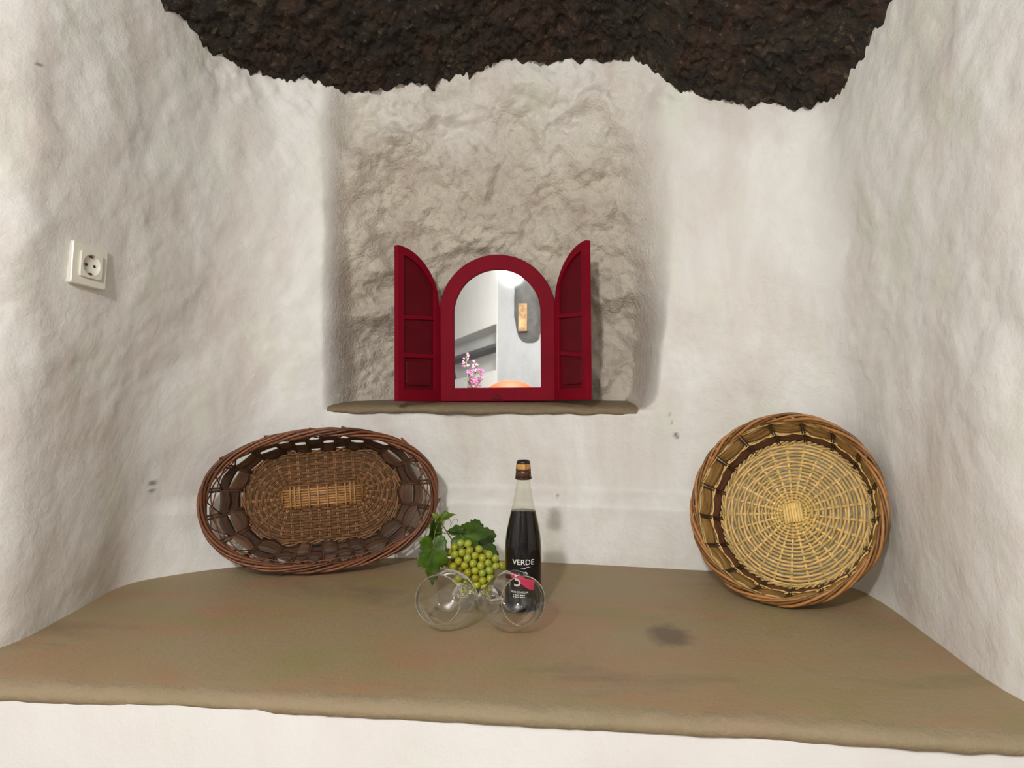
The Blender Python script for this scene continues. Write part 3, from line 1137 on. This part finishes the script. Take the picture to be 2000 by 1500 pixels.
def place(o, axis_out, roll, loc):
    """local +z (opening) -> axis_out; roll about it; loc of local origin"""
    z = Vector(axis_out).normalized()
    x = Vector((0, 0, 1)).cross(z).normalized()
    y = z.cross(x)
    Mx = Matrix((x, y, z)).transposed().to_4x4()
    o.matrix_world = Matrix.Translation(loc) @ Mx @ Matrix.Rotation(roll, 4, 'Z')


def dirv(yaw, lean):
    """opening direction: yaw>0 turns towards the left of the picture, lean tips it upwards"""
    y, l = math.radians(yaw), math.radians(lean)
    return (-math.sin(y) * math.cos(l), -math.cos(y) * math.cos(l), math.sin(l))


rb = round_basket()
place(rb, dirv(35.3, 18.3), 0.25, (0.6116, 1.6623, 0.1702))


def oval_basket():
    e = empty('oval_basket')
    tag(e, 'oval dark brown openwork wicker basket leaning against the back wall', 'basket')
    L, R, H = 0.0764, 0.106, 0.0843
    spokes = []   # (origin, direction) around the base, counter-clockwise
    nx, nf = 8, 10
    xs_ = np.linspace(L, -L, nx)
    for x in xs_:
        spokes.append((np.array([x, 0, 0]), np.array([0, 1.0, 0])))
    for k in range(1, nf):
        a = math.pi / 2 + math.pi * k / nf
        spokes.append((np.array([-L, 0, 0]), np.array([math.cos(a), math.sin(a), 0])))
    for x in xs_[::-1]:
        spokes.append((np.array([x, 0, 0]), np.array([0, -1.0, 0])))
    for k in range(1, nf):
        a = -math.pi / 2 + math.pi * k / nf
        spokes.append((np.array([L, 0, 0]), np.array([math.cos(a), math.sin(a), 0])))
    NSP = len(spokes)
    sp = MB()
    for o_, d in spokes:
        w = np.array([-d[1], d[0], 0])
        for s in (-1, 1):
            sp.tube([o_ + d * r_ + w * s * 0.0018 for r_ in (0.012, .05, .09, R + .002)], 0.0017, 5, col=tint(1.5, 2.4))
    sp.build('base_spokes', M['brown_rod'], e)['kind'] = 'stuff'
    wv = MB()
    r_, k = 0.0225, 0
    while r_ < R + .001:
        for dr in (0.0, .0032):
            weave_ring(wv, [o_ + d * (r_ + dr) for o_, d in spokes], 0.0034, k, 0.0022, tint(.7, 1.15))
        r_ += 0.0070
        k += 1
    wv.build('base_weave', M['brown_rod'], e)['kind'] = 'stuff'
    ed = MB()
    pb = [o_ + d * (R + .004) + np.array([0, 0, .004]) for o_, d in spokes]
    loop = catmull(np.array(pb), 400, closed=True)
    fnb = lambda u: loop[int(round((u % 1) * 400)) % 400]
    rope_rim(ed, lambda u: outline_frames(lambda q: catmull_closed(pb, q), u), 3, 0.0036, 0.0016, 13, n=300, lo=1.1, hi=1.7)
    ed.build('base_edge', M['brown_rod'], e)['kind'] = 'stuff'
    cp = empty('centre_panel')
    cp.parent = e
    for i in range(7):
        y = (i - 3) * 0.0062
        MB().tube([(-L - .018, y, .003), (0, y + random.uniform(-.0006, .0006), .0034), (L + .018, y, .003)], 0.0027, 6, col=tint(.85, 1.15)).build('centre_rod', M['honey_rod'], cp)
    for x in list(xs_) + [L - .010, -L + .010]:
        MB().tube([(x, -.029, .002), (x, -.018, .0075), (x, .018, .0075), (x, .029, .002)], 0.0027, 6, col=tint(.85, 1.1)).build('cross_rod', M['honey_rod'], cp)
    for x in (L + .019, -L - .019):
        MB().tube([(x, -.020, .003), (x, 0, .006), (x, .020, .003)], 0.0035, 6, col=(.55, .5, .45)).build('end_binding', M['honey_rod'], cp)
    # side: 26 stakes, from the base edge to the rim
    NK = 26
    AX, AY = 0.266, 0.158

    def base_pt(u):
        return catmull_closed(pb, u)

    def rim_pt(u):
        b = base_pt(u)
        a = math.atan2(b[1] / AY, b[0] / AX)
        c, s = math.cos(a), math.sin(a)
        n_ = 2.25
        k_ = (abs(c) ** n_ + abs(s) ** n_) ** (-1 / n_)
        return np.array([AX * c * k_, AY * s * k_, H])

    def wall(u, s, off=0.0):
        b, t = base_pt(u), rim_pt(u)
        p = b * (1 - s) + t * s
        p[2] = b[2] + (t[2] - b[2]) * s
        o = outline_frames(rim_pt, u, 2e-3)[1]
        return p + o * (off + 0.008 * math.sin(math.pi * s))

    us = [(k + .5) / NK for k in range(NK)]
    st = MB()
    for u in us:
        for du in (-.0022, .0022):
            st.tube([wall(u + du, s) for s in (-.03, .25, .5, .75, 1.0)], 0.0027, 6, col=tint(.75, 1.2))
        jog = random.uniform(-.5, .5) / NK
        st.tube([wall(u + jog * 0.2, .45, .004), wall(u + jog, .72, .002), wall(u + .75 / NK, 1.0)], 0.0016, 5, col=tint(.8, 1.2))
        st.tube([wall(u, .5, -.003), wall(u - .5 / NK, .78, 0), wall(u - .9 / NK, 1.0)], 0.0015, 5, col=tint(.8, 1.2))
    st.build('side_stakes', M['stake'], e)['kind'] = 'stuff'
    for row, (s0, s1) in enumerate(((0.03, 0.36), (0.31, 0.56))):
        for k in range(NK):
            u0, u1 = us[k], us[k] + 1.0 / NK
            um = (u0 + u1) / 2
            on = outline_frames(rim_pt, um, 2e-3)[1]
            side = 1 if (k + row) % 2 == 0 else -1
            pa, pb_ = wall(u0 - .002, s0), wall(u1 + .002, s0)
            ua, ub = wall(u0 - .002, s1) - pa, wall(u1 + .002, s1) - pb_
            Vv, Ff = strip_piece((pa, ua), (pb_, ub), 0, 1, on, side * 0.0052, 0.0018, lens=random.uniform(.25, .5))
            mb = MB()
            mb.add(Vv, Ff, tint(.5, 1.1, .05))
            mb.build('bark_strip', M['strip_dark'], e)
    tr = MB()
    for s, par in ((.66, 0), (.70, 1), (.90, 0), (.94, 1)):
        C = [wall((k + .5) / NK, s, 0.004 * (1 if (k + par) % 2 else -1)) for k in range(NK)]
        tr.tube(catmull(np.array(C), NK * 6, closed=True), 0.0017, 5, closed=True, col=tint(.9, 1.3), ref=(0, 0, 1))
    tr.build('thin_side_rods', M['red_rim'], e)['kind'] = 'stuff'
    rim = MB()
    wob = lambda u: 0.006 * math.sin(2 * math.pi * u * 2 + .6) + .002 * math.sin(2 * math.pi * u * 5)
    fnr = lambda u: rim_pt(u) + np.array([0, 0, wob(u)])
    rope_rim(rim, lambda u: outline_frames(fnr, u, 3e-3), 6, 0.0075, 0.0032, 4, n=520, lo=.55, hi=1.9)
    # stray rod ends sticking out of the border
    for u in (.03, .1, .2, .27, .44, .49, .55, .68, .83, .93):
        p, o, up = outline_frames(fnr, u, 3e-3)
        t = np.cross(up, o)
        rim.tube([p + o * .006, p + o * .009 + t * .012, p + o * .012 + t * .022], [.003, .0028, .0024], 5, col=tint(.7, 1.2))
    rim.build('twisted_rim', M['red_rim'], e)['kind'] = 'stuff'
    return e


def catmull_closed(P, u):
    k = len(P)
    t = (u % 1.0) * k
    i = int(t)
    f = t - i
    a, b, c, d = P[(i - 1) % k], P[i % k], P[(i + 1) % k], P[(i + 2) % k]
    return 0.5 * ((2 * b) + (-a + c) * f + (2 * a - 5 * b + 4 * c - d) * f * f + (-a + 3 * b - 3 * c + d) * f ** 3)


ob = oval_basket()
place(ob, dirv(-11.5, 2.7), math.radians(3.1), (-0.4646, 1.8812, 0.1715))

# ------------------------------------------------------------------ wine bottle
BX, BY = 0.0228, 1.538
bt = empty('wine_bottle', (BX, BY, 0.0))
tag(bt, 'clear sparkling wine bottle filled with dark red wine, corked', 'bottle')
prof = [(1e-4, .002), (.030, .001), (.0345, .003), (.0368, .009), (.0374, .02), (.0374, .120), (.0368, .135), (.0345, .155), (.0308, .175), (.0262, .195),
        (.0220, .212), (.0180, .230), (.0152, .248), (.0138, .260), (.0136, .266), (.0148, .268), (.0148, .274), (.0132, .276), (.0130, .281), (1e-4, .281)]
MB().lathe(prof, 56).build('glass', M['bottle_glass'], bt)
wz = 0.1985
wine_prof = [(1e-4, .004), (.029, .003), (.0335, .005), (.0358, .011), (.0364, .022), (.0364, .120), (.0358, .135), (.0335, .155), (.0298, .175), (.0252, .1945), (.0246, wz), (1e-4, wz)]
MB().lathe(wine_prof, 56).build('wine', M['wine'], bt)
MB().lathe([(1e-4, .262), (.0105, .262), (.0105, .281), (.0132, .2815), (.0136, .286), (.0134, .293), (.0120, .2965), (1e-4, .298)], 32).build('cork', M['cork'], bt)
MB().lathe([(1e-4, .3015), (.0105, .301), (.0132, .298), (.0139, .294), (.0136, .2935), (.0120, .2972), (1e-4, .2985)], 32).build('cap_plate', M['cap'], bt)
wc = MB()
for k in range(4):
    a = math.radians(20 + 90 * k)
    d = np.array([math.cos(a), math.sin(a), 0])
    wc.tube([d * .0136 + np.array([0, 0, .298]), d * .0146 + np.array([0, 0, .289]), d * .0150 + np.array([0, 0, .276]), d * .0158 + np.array([0, 0, .264])], .0007, 5)
for z, r_ in ((.264, .0157), (.2655, .0159), (.281, .0146)):
    wc.tube([(r_ * math.cos(t), r_ * math.sin(t), z + .001 * math.sin(9 * t)) for t in np.linspace(0, 2 * math.pi, 48, endpoint=False)], .0008, 5, closed=True, ref=(0, 0, 1))
for k in range(8):
    t0 = 2 * math.pi * k / 8
    wc.tube([(.0152 * math.cos(t0 + q), .0152 * math.sin(t0 + q), z) for q, z in ((0, .265), (.2, .272), (.4, .279), (.6, .272), (.785, .265))], .0006, 5)
wc.build('wire_cage', M['wire'], bt)
fl = MB()
fl.lathe([(.0140, .262), (.0153, .2625), (.0152, .276), (.0143, .2805), (.0137, .281)], 32)
fl.build('foil_collar', simple('brown_foil', (88, 58, 44), 0.35, metal=0.4, var=0.3, scale=200), bt)


def bent_text(body, size, cx, z, mat_, name, R=0.03765, spacing=1.0, shear=0.0, extrude=0.0):
    cu = bpy.data.curves.new(name, 'FONT')
    cu.body = body
    cu.size = size
    cu.align_x = 'CENTER'
    cu.space_character = spacing
    cu.shear = shear
    cu.resolution_u = 4
    cu.offset = 0.00012
    tmp = bpy.data.objects.new(name + '_src', cu)
    COL.objects.link(tmp)
    dg = bpy.context.evaluated_depsgraph_get()
    me = bpy.data.meshes.new_from_object(tmp.evaluated_get(dg))
    bpy.data.objects.remove(tmp)
    for v in me.vertices:
        a = (v.co.x + cx) / R
        v.co = (R * math.sin(a), -R * math.cos(a), z + v.co.y)
    me.name = name
    me.materials.clear()
    me.materials.append(mat_)
    o = bpy.data.objects.new(name, me)
    COL.objects.link(o)
    o.parent = bt
    return o


def bent_patch(pts, mat_, name, R):
    """filled outline (x, z) laid on the bottle"""
    mb = MB()
    pts = np.array(pts)
    V = [(R * math.sin(x / R), -R * math.cos(x / R), z) for x, z in pts]
    n = len(pts) // 2
    F = [(i, i + 1, len(pts) - 2 - i, len(pts) - 1 - i) for i in range(n - 1)]
    mb.add(V, F)
    return mb.build(name, mat_, bt)


bent_text('VERDE', 0.0150, -0.0005, 0.0985, M['white_ink'], 'lettering', spacing=1.02)
sw_t = np.linspace(-1, 1, 13)
top_ = [(0.004 + .0105 * t, .0925 + .0016 * math.sin(2.6 * t) + .0007 * (1 - t * t)) for t in sw_t]
bot_ = [(0.004 + .0105 * t, .0925 + .0016 * math.sin(2.6 * t) - .0006 * (1 - t * t)) for t in sw_t]
bent_patch(bot_ + top_[::-1], M['white_ink'], 'swoosh', .0377)
# pink ribbon, falling towards the right with notched ends
rt = np.linspace(0, 1, 12)
rib_top = [(-.029 + .053 * t, .0805 - .0110 * t + .003 * math.sin(6 * t)) for t in rt]
rib_bot = [(-.027 + .048 * t, .0705 - .0215 * t + .0035 * math.sin(5.5 * t + .4)) for t in rt]
bent_patch(rib_bot + rib_top[::-1], M['pink_ink'], 'ribbon', .0376)
bent_text('5', 0.034, -.0125, .056, M['white_ink'], 'lettering', R=.0378)
bent_text('º', 0.026, .0035, .0665, M['white_ink'], 'lettering', R=.0378)
bent_text('VINO DE AGUJA', 0.0052, -.009, .0425, M['white_ink'], 'lettering', spacing=.95)
for z in (.0375, .0335):
    for k in range(7):
        x0 = -.022 + k * .0037
        w_ = .0022 + .0009 * ((k * 5) % 3) / 2
        bent_patch([(x0, z), (x0 + w_, z), (x0 + w_, z + .0022), (x0, z + .0022)], M['white_ink'], 'small_print', .0377)


# ------------------------------------------------------------------ two wine glasses lying on their sides
def wine_glass(label, rim_xy, yaw):
    """axis: local +z from foot to rim"""
    e = empty('wine_glass')
    tag(e, label, 'wine glass', 'toppled wine glasses')
    # along the axis from the rim (s=0) to the foot (s=.162)
    bowl = [(.0435, 0.0), (.0475, .012), (.0515, .025), (.0545, .038), (.0555, .048), (.0545, .060), (.0500, .074), (.0420, .086), (.0300, .095), (.0150, .1005), (.0062, .103)]
    outer_p = catmull(np.array(bowl), 40)
    th_ = 0.0011
    d = np.gradient(outer_p, axis=0)
    nn = np.stack([-d[:, 1], d[:, 0]], -1)
    nn /= np.linalg.norm(nn, axis=1)[:, None]
    inner_p = outer_p - nn * th_ * np.array([-1, -1])
    inner_p = outer_p + nn * th_ if (outer_p + nn * th_)[5, 0] < outer_p[5, 0] else outer_p - nn * th_
    inner_p = inner_p[inner_p[:, 0] > 0.002]
    LN = 0.156
    bl = [(r_, -s) for r_, s in outer_p]
    bowl_o = MB().lathe(bl, 72).build('bowl', M['thin_glass'], e)
    lip = MB()
    lip.tube([(.0435 * math.cos(t), .0435 * math.sin(t), 0) for t in np.linspace(0, 2 * math.pi, 96, endpoint=False)], 0.0012, 6, closed=True, ref=(0, 0, 1))
    lip.build('rim', M['glass'], e)
    stem = [(1e-4, -.0985), (.0050, -.1005), (.0075, -.1035), (.0062, -.1075), (.0040, -.1115), (.0034, -.120), (.0034, -.140), (.0045, -.147), (.0075, -.1505), (.0140, -.1522), (.0275, -.1545), (.0282, -.1555), (.0275, -.1562), (.010, -.1558), (1e-4, -.1555)]
    MB().lathe(stem, 40).build('stem_and_foot', M['glass'], e)
    y = math.radians(yaw)
    # rests on the widest ring of the bowl (s=.048, r=.0555) and on the foot (s=.1555, r=.0282)
    slope = math.asin((.0555 - .0282) / (.1555 - .048))
    back = Vector((math.sin(y) * math.cos(slope), math.cos(y) * math.cos(slope), -math.sin(slope)))
    zz = -back
    xx = Vector((0, 0, 1)).cross(zz).normalized()
    yy_ = zz.cross(xx)
    zb = .0555 / math.cos(0) * math.cos(slope) + 0.0008
    rim_z = zb + .048 * math.sin(slope)
    e.matrix_world = Matrix.Translation((rim_xy[0], rim_xy[1], rim_z)) @ Matrix((xx, yy_, zz)).transposed().to_4x4()
    return e


wine_glass('toppled clear wine glass on the left, in front of the leaves', (-.1335, 1.378), 15)
wine_glass('toppled clear wine glass lying in front of the bottle', (.0205, 1.372), -25)

# ------------------------------------------------------------------ grapes with leaves
gb = empty('grape_bunch', (-0.085, 1.665, 0.0))
tag(gb, 'bunch of green grapes with vine leaves beside the bottle', 'grapes')
C0 = np.array([-0.085, 1.665, 0.0])
seed = [(530, 830), (600, 740), (690, 790), (740, 655), (815, 660), (850, 740), (620, 930), (710, 885), (865, 835), (1010, 710), (1050, 850), (1160, 800), (820, 965), (920, 935), (1030, 975),
        (1150, 915), (1240, 885), (1300, 955), (940, 1040), (1080, 1055), (1190, 1010), (1070, 1150), (965, 1110), (770, 760), (660, 700), (950, 800), (560, 890), (1230, 970), (880, 1000), (1150, 1090), (1000, 1190), (1080, 1240)]
gpos = []
GR = 0.0083
for sx_, sy_ in seed:
    px, py = 800 + sx_ / 7.5, 980 + sy_ / 7.5
    d = 1.63
    for _ in range(4):
        x = (px - 1000) / 1500 * d
        z = 0.484 - (py - 720) / 1500 * d
        q = 1 - ((x + .085) / .085) ** 2 - ((z - .045) / .075) ** 2
        d = 1.665 - 0.045 * math.sqrt(max(0.02, q))
    gpos.append(np.array([x, d, max(z, GR + .0005)]))
tries = 0
while len(gpos) < 86 and tries < 30000:
    tries += 1
    p = RNG.uniform(-1, 1, 3)
    if np.dot(p, p) > 1:
        continue
    w = np.array([-.083 + p[0] * .056, 1.672 + p[1] * .04, .048 + p[2] * .050])
    if w[2] < GR + .0005:
        continue
    if min(np.linalg.norm(w - g) for g in gpos) > 2 * GR * .93:
        gpos.append(w)
# push overlapping berries apart a little
gpos = np.array(gpos)
for _ in range(60):
    D = gpos[:, None] - gpos[None]
    dist = np.linalg.norm(D, axis=2) + np.eye(len(gpos))
    ov = np.clip(2 * GR * .97 - dist, 0, None) * (1 - np.eye(len(gpos)))
    gpos += 0.25 * (D / dist[..., None] * ov[..., None]).sum(1)
    gpos[:, 2] = np.maximum(gpos[:, 2], GR + .0003)
gm = []
for k in range(3):
    pr_ = [(max(1e-4, GR * math.sin(a)), -GR * (1.0 + .08 * k) * math.cos(a)) for a in np.linspace(0, math.pi, 11)]
    mb = MB().lathe(pr_, 16)
    o = mb.build('grape', M['grape'], gb)
    gm.append(o)
for k, p in enumerate(gpos):
    if k < 3:
        o = gm[k]
    else:
        o = gm[k % 3].copy()
        COL.objects.link(o)
        o.parent = gb
    o.location = tuple(p - C0)
    o.rotation_euler = (RNG.uniform(-.8, .8), RNG.uniform(-.8, .8), RNG.uniform(0, 6))


def vine_leaf(center, tip, normal, size, fold=0.3, curl=0.2, tintc=(1, 1, 1), width=1.0, seed_=0, name='leaf'):
    """center: where the stalk joins; tip: direction of the middle lobe"""
    A = np.linspace(-math.pi, math.pi, 97)
    key = np.radians([-180, -165, -140, -115, -90, -62, -35, -14, 0, 14, 35, 62, 90, 115, 140, 165, 180])
    val = [.12, .36, .55, .66, .56, .80, .60, .82, 1.0, .82, .60, .80, .56, .66, .55, .36, .12]
    r = np.interp(A, key, val)
    teeth = 0.075 * (2 * np.abs(((A * 26 / (2 * math.pi)) % 1) - .5) - .5)
    r = r * (1 + teeth * 1.6)
    V, F, Cc = [], [], []
    rr = np.linspace(0, 1, 8)
    g = np.random.default_rng(seed_)
    ph = g.uniform(0, 6, 4)
    for f in rr:
        for a, ra in zip(A, r):
            x, y = math.sin(a) * ra * f * width, math.cos(a) * ra * f
            z = fold * abs(x) * .9 - curl * (y ** 2) + 0.05 * math.sin(5 * x + ph[0]) * math.cos(6 * y + ph[1]) * f
            vein = 0.018 * math.cos(5 * a) * f
            V.append((x, y, z + vein))
            Cc.append(tintc)
    n = len(A)
    for i in range(len(rr) - 1):
        for k in range(n - 1):
            F.append((i * n + k, i * n + k + 1, (i + 1) * n + k + 1, (i + 1) * n + k))
    y_ = np.array(tip, float)
    y_ /= np.linalg.norm(y_)
    z_ = np.array(normal, float)
    z_ -= y_ * np.dot(y_, z_)
    z_ /= np.linalg.norm(z_)
    x_ = np.cross(y_, z_)
    Rm = np.stack([x_, y_, z_], 1)
    V = np.array(V) * size @ Rm.T + np.array(center) - C0
    mb = MB()
    mb.add(V, F, np.array(Cc))
    o = mb.build(name, M['leaf'], gb)
    s = o.modifiers.new('thickness', 'SOLIDIFY')
    s.thickness = 0.0007
    # veins as thin ridges
    return o


def W(px, py, d):
    return np.array([(px - 1000) / 1500 * d, d, 0.484 - (py - 720) / 1500 * d])


vine_leaf(W(845, 1075, 1.615), (-.02, .0, -1), (.15, -1, .15), 0.076, .3, .10, (.85, .95, .7), .62, 1)
vine_leaf(W(846, 1030, 1.63), (-.25, .1, -1), (.85, -.5, .1), 0.050, .35, .2, (.9, .95, .8), .7, 2)
vine_leaf(W(866, 1012, 1.635), (.9, -.1, .45), (-.35, -.55, .75), 0.026, .3, .3, (1.5, 1.35, 1.1), .75, 3)
vine_leaf(W(852, 1010, 1.63), (-.6, -.2, .5), (.2, -.9, .4), 0.013, .3, .3, (1.8, 1.5, 1.2), .8, 4)
vine_leaf(W(902, 1046, 1.66), (.9, .15, .12), (.1, -.62, .8), 0.066, -.25, .25, (.85, .95, .8), .8, 5)
vine_leaf(W(928, 1052, 1.69), (.75, .0, -.72), (.2, -.9, .45), 0.078, -.2, .15, (.7, .85, .65), .8, 6)
vine_leaf(W(896, 1035, 1.655), (-.95, .1, .05), (.1, -.5, .9), 0.028, .3, .35, (.7, .8, .6), .6, 7)

sm_ = MB()


def stalk(pts, r0, r1):
    P = catmull(np.array([np.array(p) - C0 for p in pts]), 18)
    sm_.tube(P, np.linspace(r0, r1, 18), 6)


stalk([W(905, 1110, 1.665), W(889, 1068, 1.655), W(874, 1043, 1.645), W(863, 1026, 1.64), W(856, 1021, 1.635), W(850, 1020, 1.63)], .0017, .0009)
stalk([W(863, 1026, 1.64), W(862, 1018, 1.638), W(864, 1012, 1.635)], .0009, .0007)
stalk([W(872, 1044, 1.645), W(862, 1041, 1.64), W(852, 1042, 1.632), W(846, 1034, 1.63)], .0010, .0008)
stalk([W(856, 1021, 1.635), W(848, 1045, 1.62), W(845, 1075, 1.615)], .0008, .0008)
stalk([W(905, 1110, 1.665), W(893, 1066, 1.66), W(899, 1047, 1.66), W(898, 1031, 1.658)], .0015, .0011)
stalk([W(899, 1047, 1.66), W(915, 1049, 1.675), W(928, 1052, 1.69)], .0012, .0009)
stalk([W(905, 1110, 1.665), W(920, 1120, 1.67), W(940, 1140, 1.665)], .0015, .001)
sm_.build('stem', M['stem'], gb)
td = MB()
P = catmull(np.array([W(870, 1010, 1.637) - C0, W(876, 1014, 1.638) - C0, W(880, 1022, 1.64) - C0, W(879, 1028, 1.642) - C0, W(883, 1020, 1.643) - C0, W(888, 1015, 1.645) - C0, W(893, 1016, 1.646) - C0, W(893, 1020, 1.647) - C0]), 40)
td.tube(P, .0005, 5)
td.build('tendril', M['stem'], gb)


# ------------------------------------------------------------------ things in the room that the mirror shows
tb = empty('side_table', (-0.80, -1.42, FLOOR))
tag(tb, 'round white table standing in the room opposite the niche', 'table')
TH = 0.74
MB().lathe([(1e-4, TH - .03), (.36, TH - .03), (.38, TH - .022), (.38, TH - .006), (.373, TH), (1e-4, TH)], 48).build('table_top', M['socket'], tb)
MB().lathe([(1e-4, .03), (.03, .03), (.03, TH - .03), (1e-4, TH - .03)], 24).build('table_column', M['socket'], tb)
MB().lathe([(1e-4, 0), (.22, 0), (.22, .012), (.05, .03), (1e-4, .031)], 36).build('table_base', M['socket'], tb)
TT = FLOOR + TH
tl = empty('table_lamp', (-0.595, -1.25, TT))
tag(tl, 'orange dome reflected at the bottom edge of the mirror', 'lampshade')
MB().lathe([(1e-4, 0), (.07, 0), (.07, .012), (.012, .025), (.009, .03), (.009, .50), (1e-4, .50)], 28).build('stem_base', M['socket'], tl)
dome = [(.205 * math.cos(a), .48 + .150 * math.sin(a)) for a in np.linspace(0, math.pi / 2 - .01, 14)]
MB().lathe(dome + [(r_ * .985, z - .002) for r_, z in dome[::-1]], 48).build('dome_shade', simple('orange_enamel', (176, 56, 4), 0.7), tl)
vs = empty('flower_vase', (-0.93, -1.55, TT))
tag(vs, 'pink and purple flowers with green stems reflected in the mirror', 'flowers')
MB().lathe([(1e-4, 0), (.045, 0), (.055, .06), (.05, .18), (.03, .27), (.034, .30), (.03, .30), (.026, .27), (.045, .18), (.05, .06), (1e-4, .01)], 32).build('vase', M['socket'], vs)
gr_ = random.Random(3)
green = simple('flower_stem_green', (92, 124, 70), 0.6, var=0.2)
pinks = [simple('pink_petals', (206, 92, 150), 0.6), simple('purple_petals', (164, 92, 150), 0.6), simple('pale_pink_petals', (226, 150, 180), 0.6)]
for k in range(9):
    a = gr_.uniform(0, 6.28)
    sp_ = gr_.uniform(.03, .12)
    hgt = gr_.uniform(.62, .86)
    tipp = np.array([math.cos(a) * sp_, math.sin(a) * sp_, hgt])
    st_ = MB()
    path = catmull(np.array([(0, 0, .05), (tipp[0] * .2, tipp[1] * .2, .32), (tipp[0] * .7, tipp[1] * .7, hgt * .75), tipp]), 14)
    st_.tube(path, .003, 5)
    for q in range(8):
        p = path[5 + q]
        b_ = gr_.uniform(0, 6.28)
        st_.tube([p, p + np.array([math.cos(b_) * .02, math.sin(b_) * .02, .012]), p + np.array([math.cos(b_) * .035, math.sin(b_) * .035, .03])], [.002, .006, .001], 5, flat=.4)
    so_ = st_.build('flower_stem', green, vs)
    fl_ = MB()
    for q in range(16):
        t_ = gr_.uniform(0, 1)
        b_ = gr_.uniform(0, 6.28)
        c_ = tipp + np.array([math.cos(b_) * .016 * (1 - t_ * .6), math.sin(b_) * .016 * (1 - t_ * .6), -.09 + .11 * t_])
        fl_.tube([c_, c_ + np.array([math.cos(b_) * .008, math.sin(b_) * .008, .004]), c_ + np.array([math.cos(b_) * .016, math.sin(b_) * .016, .009])], [.002, .008, .003], 5)
    fl_.build('blossom', pinks[k % 3], so_)
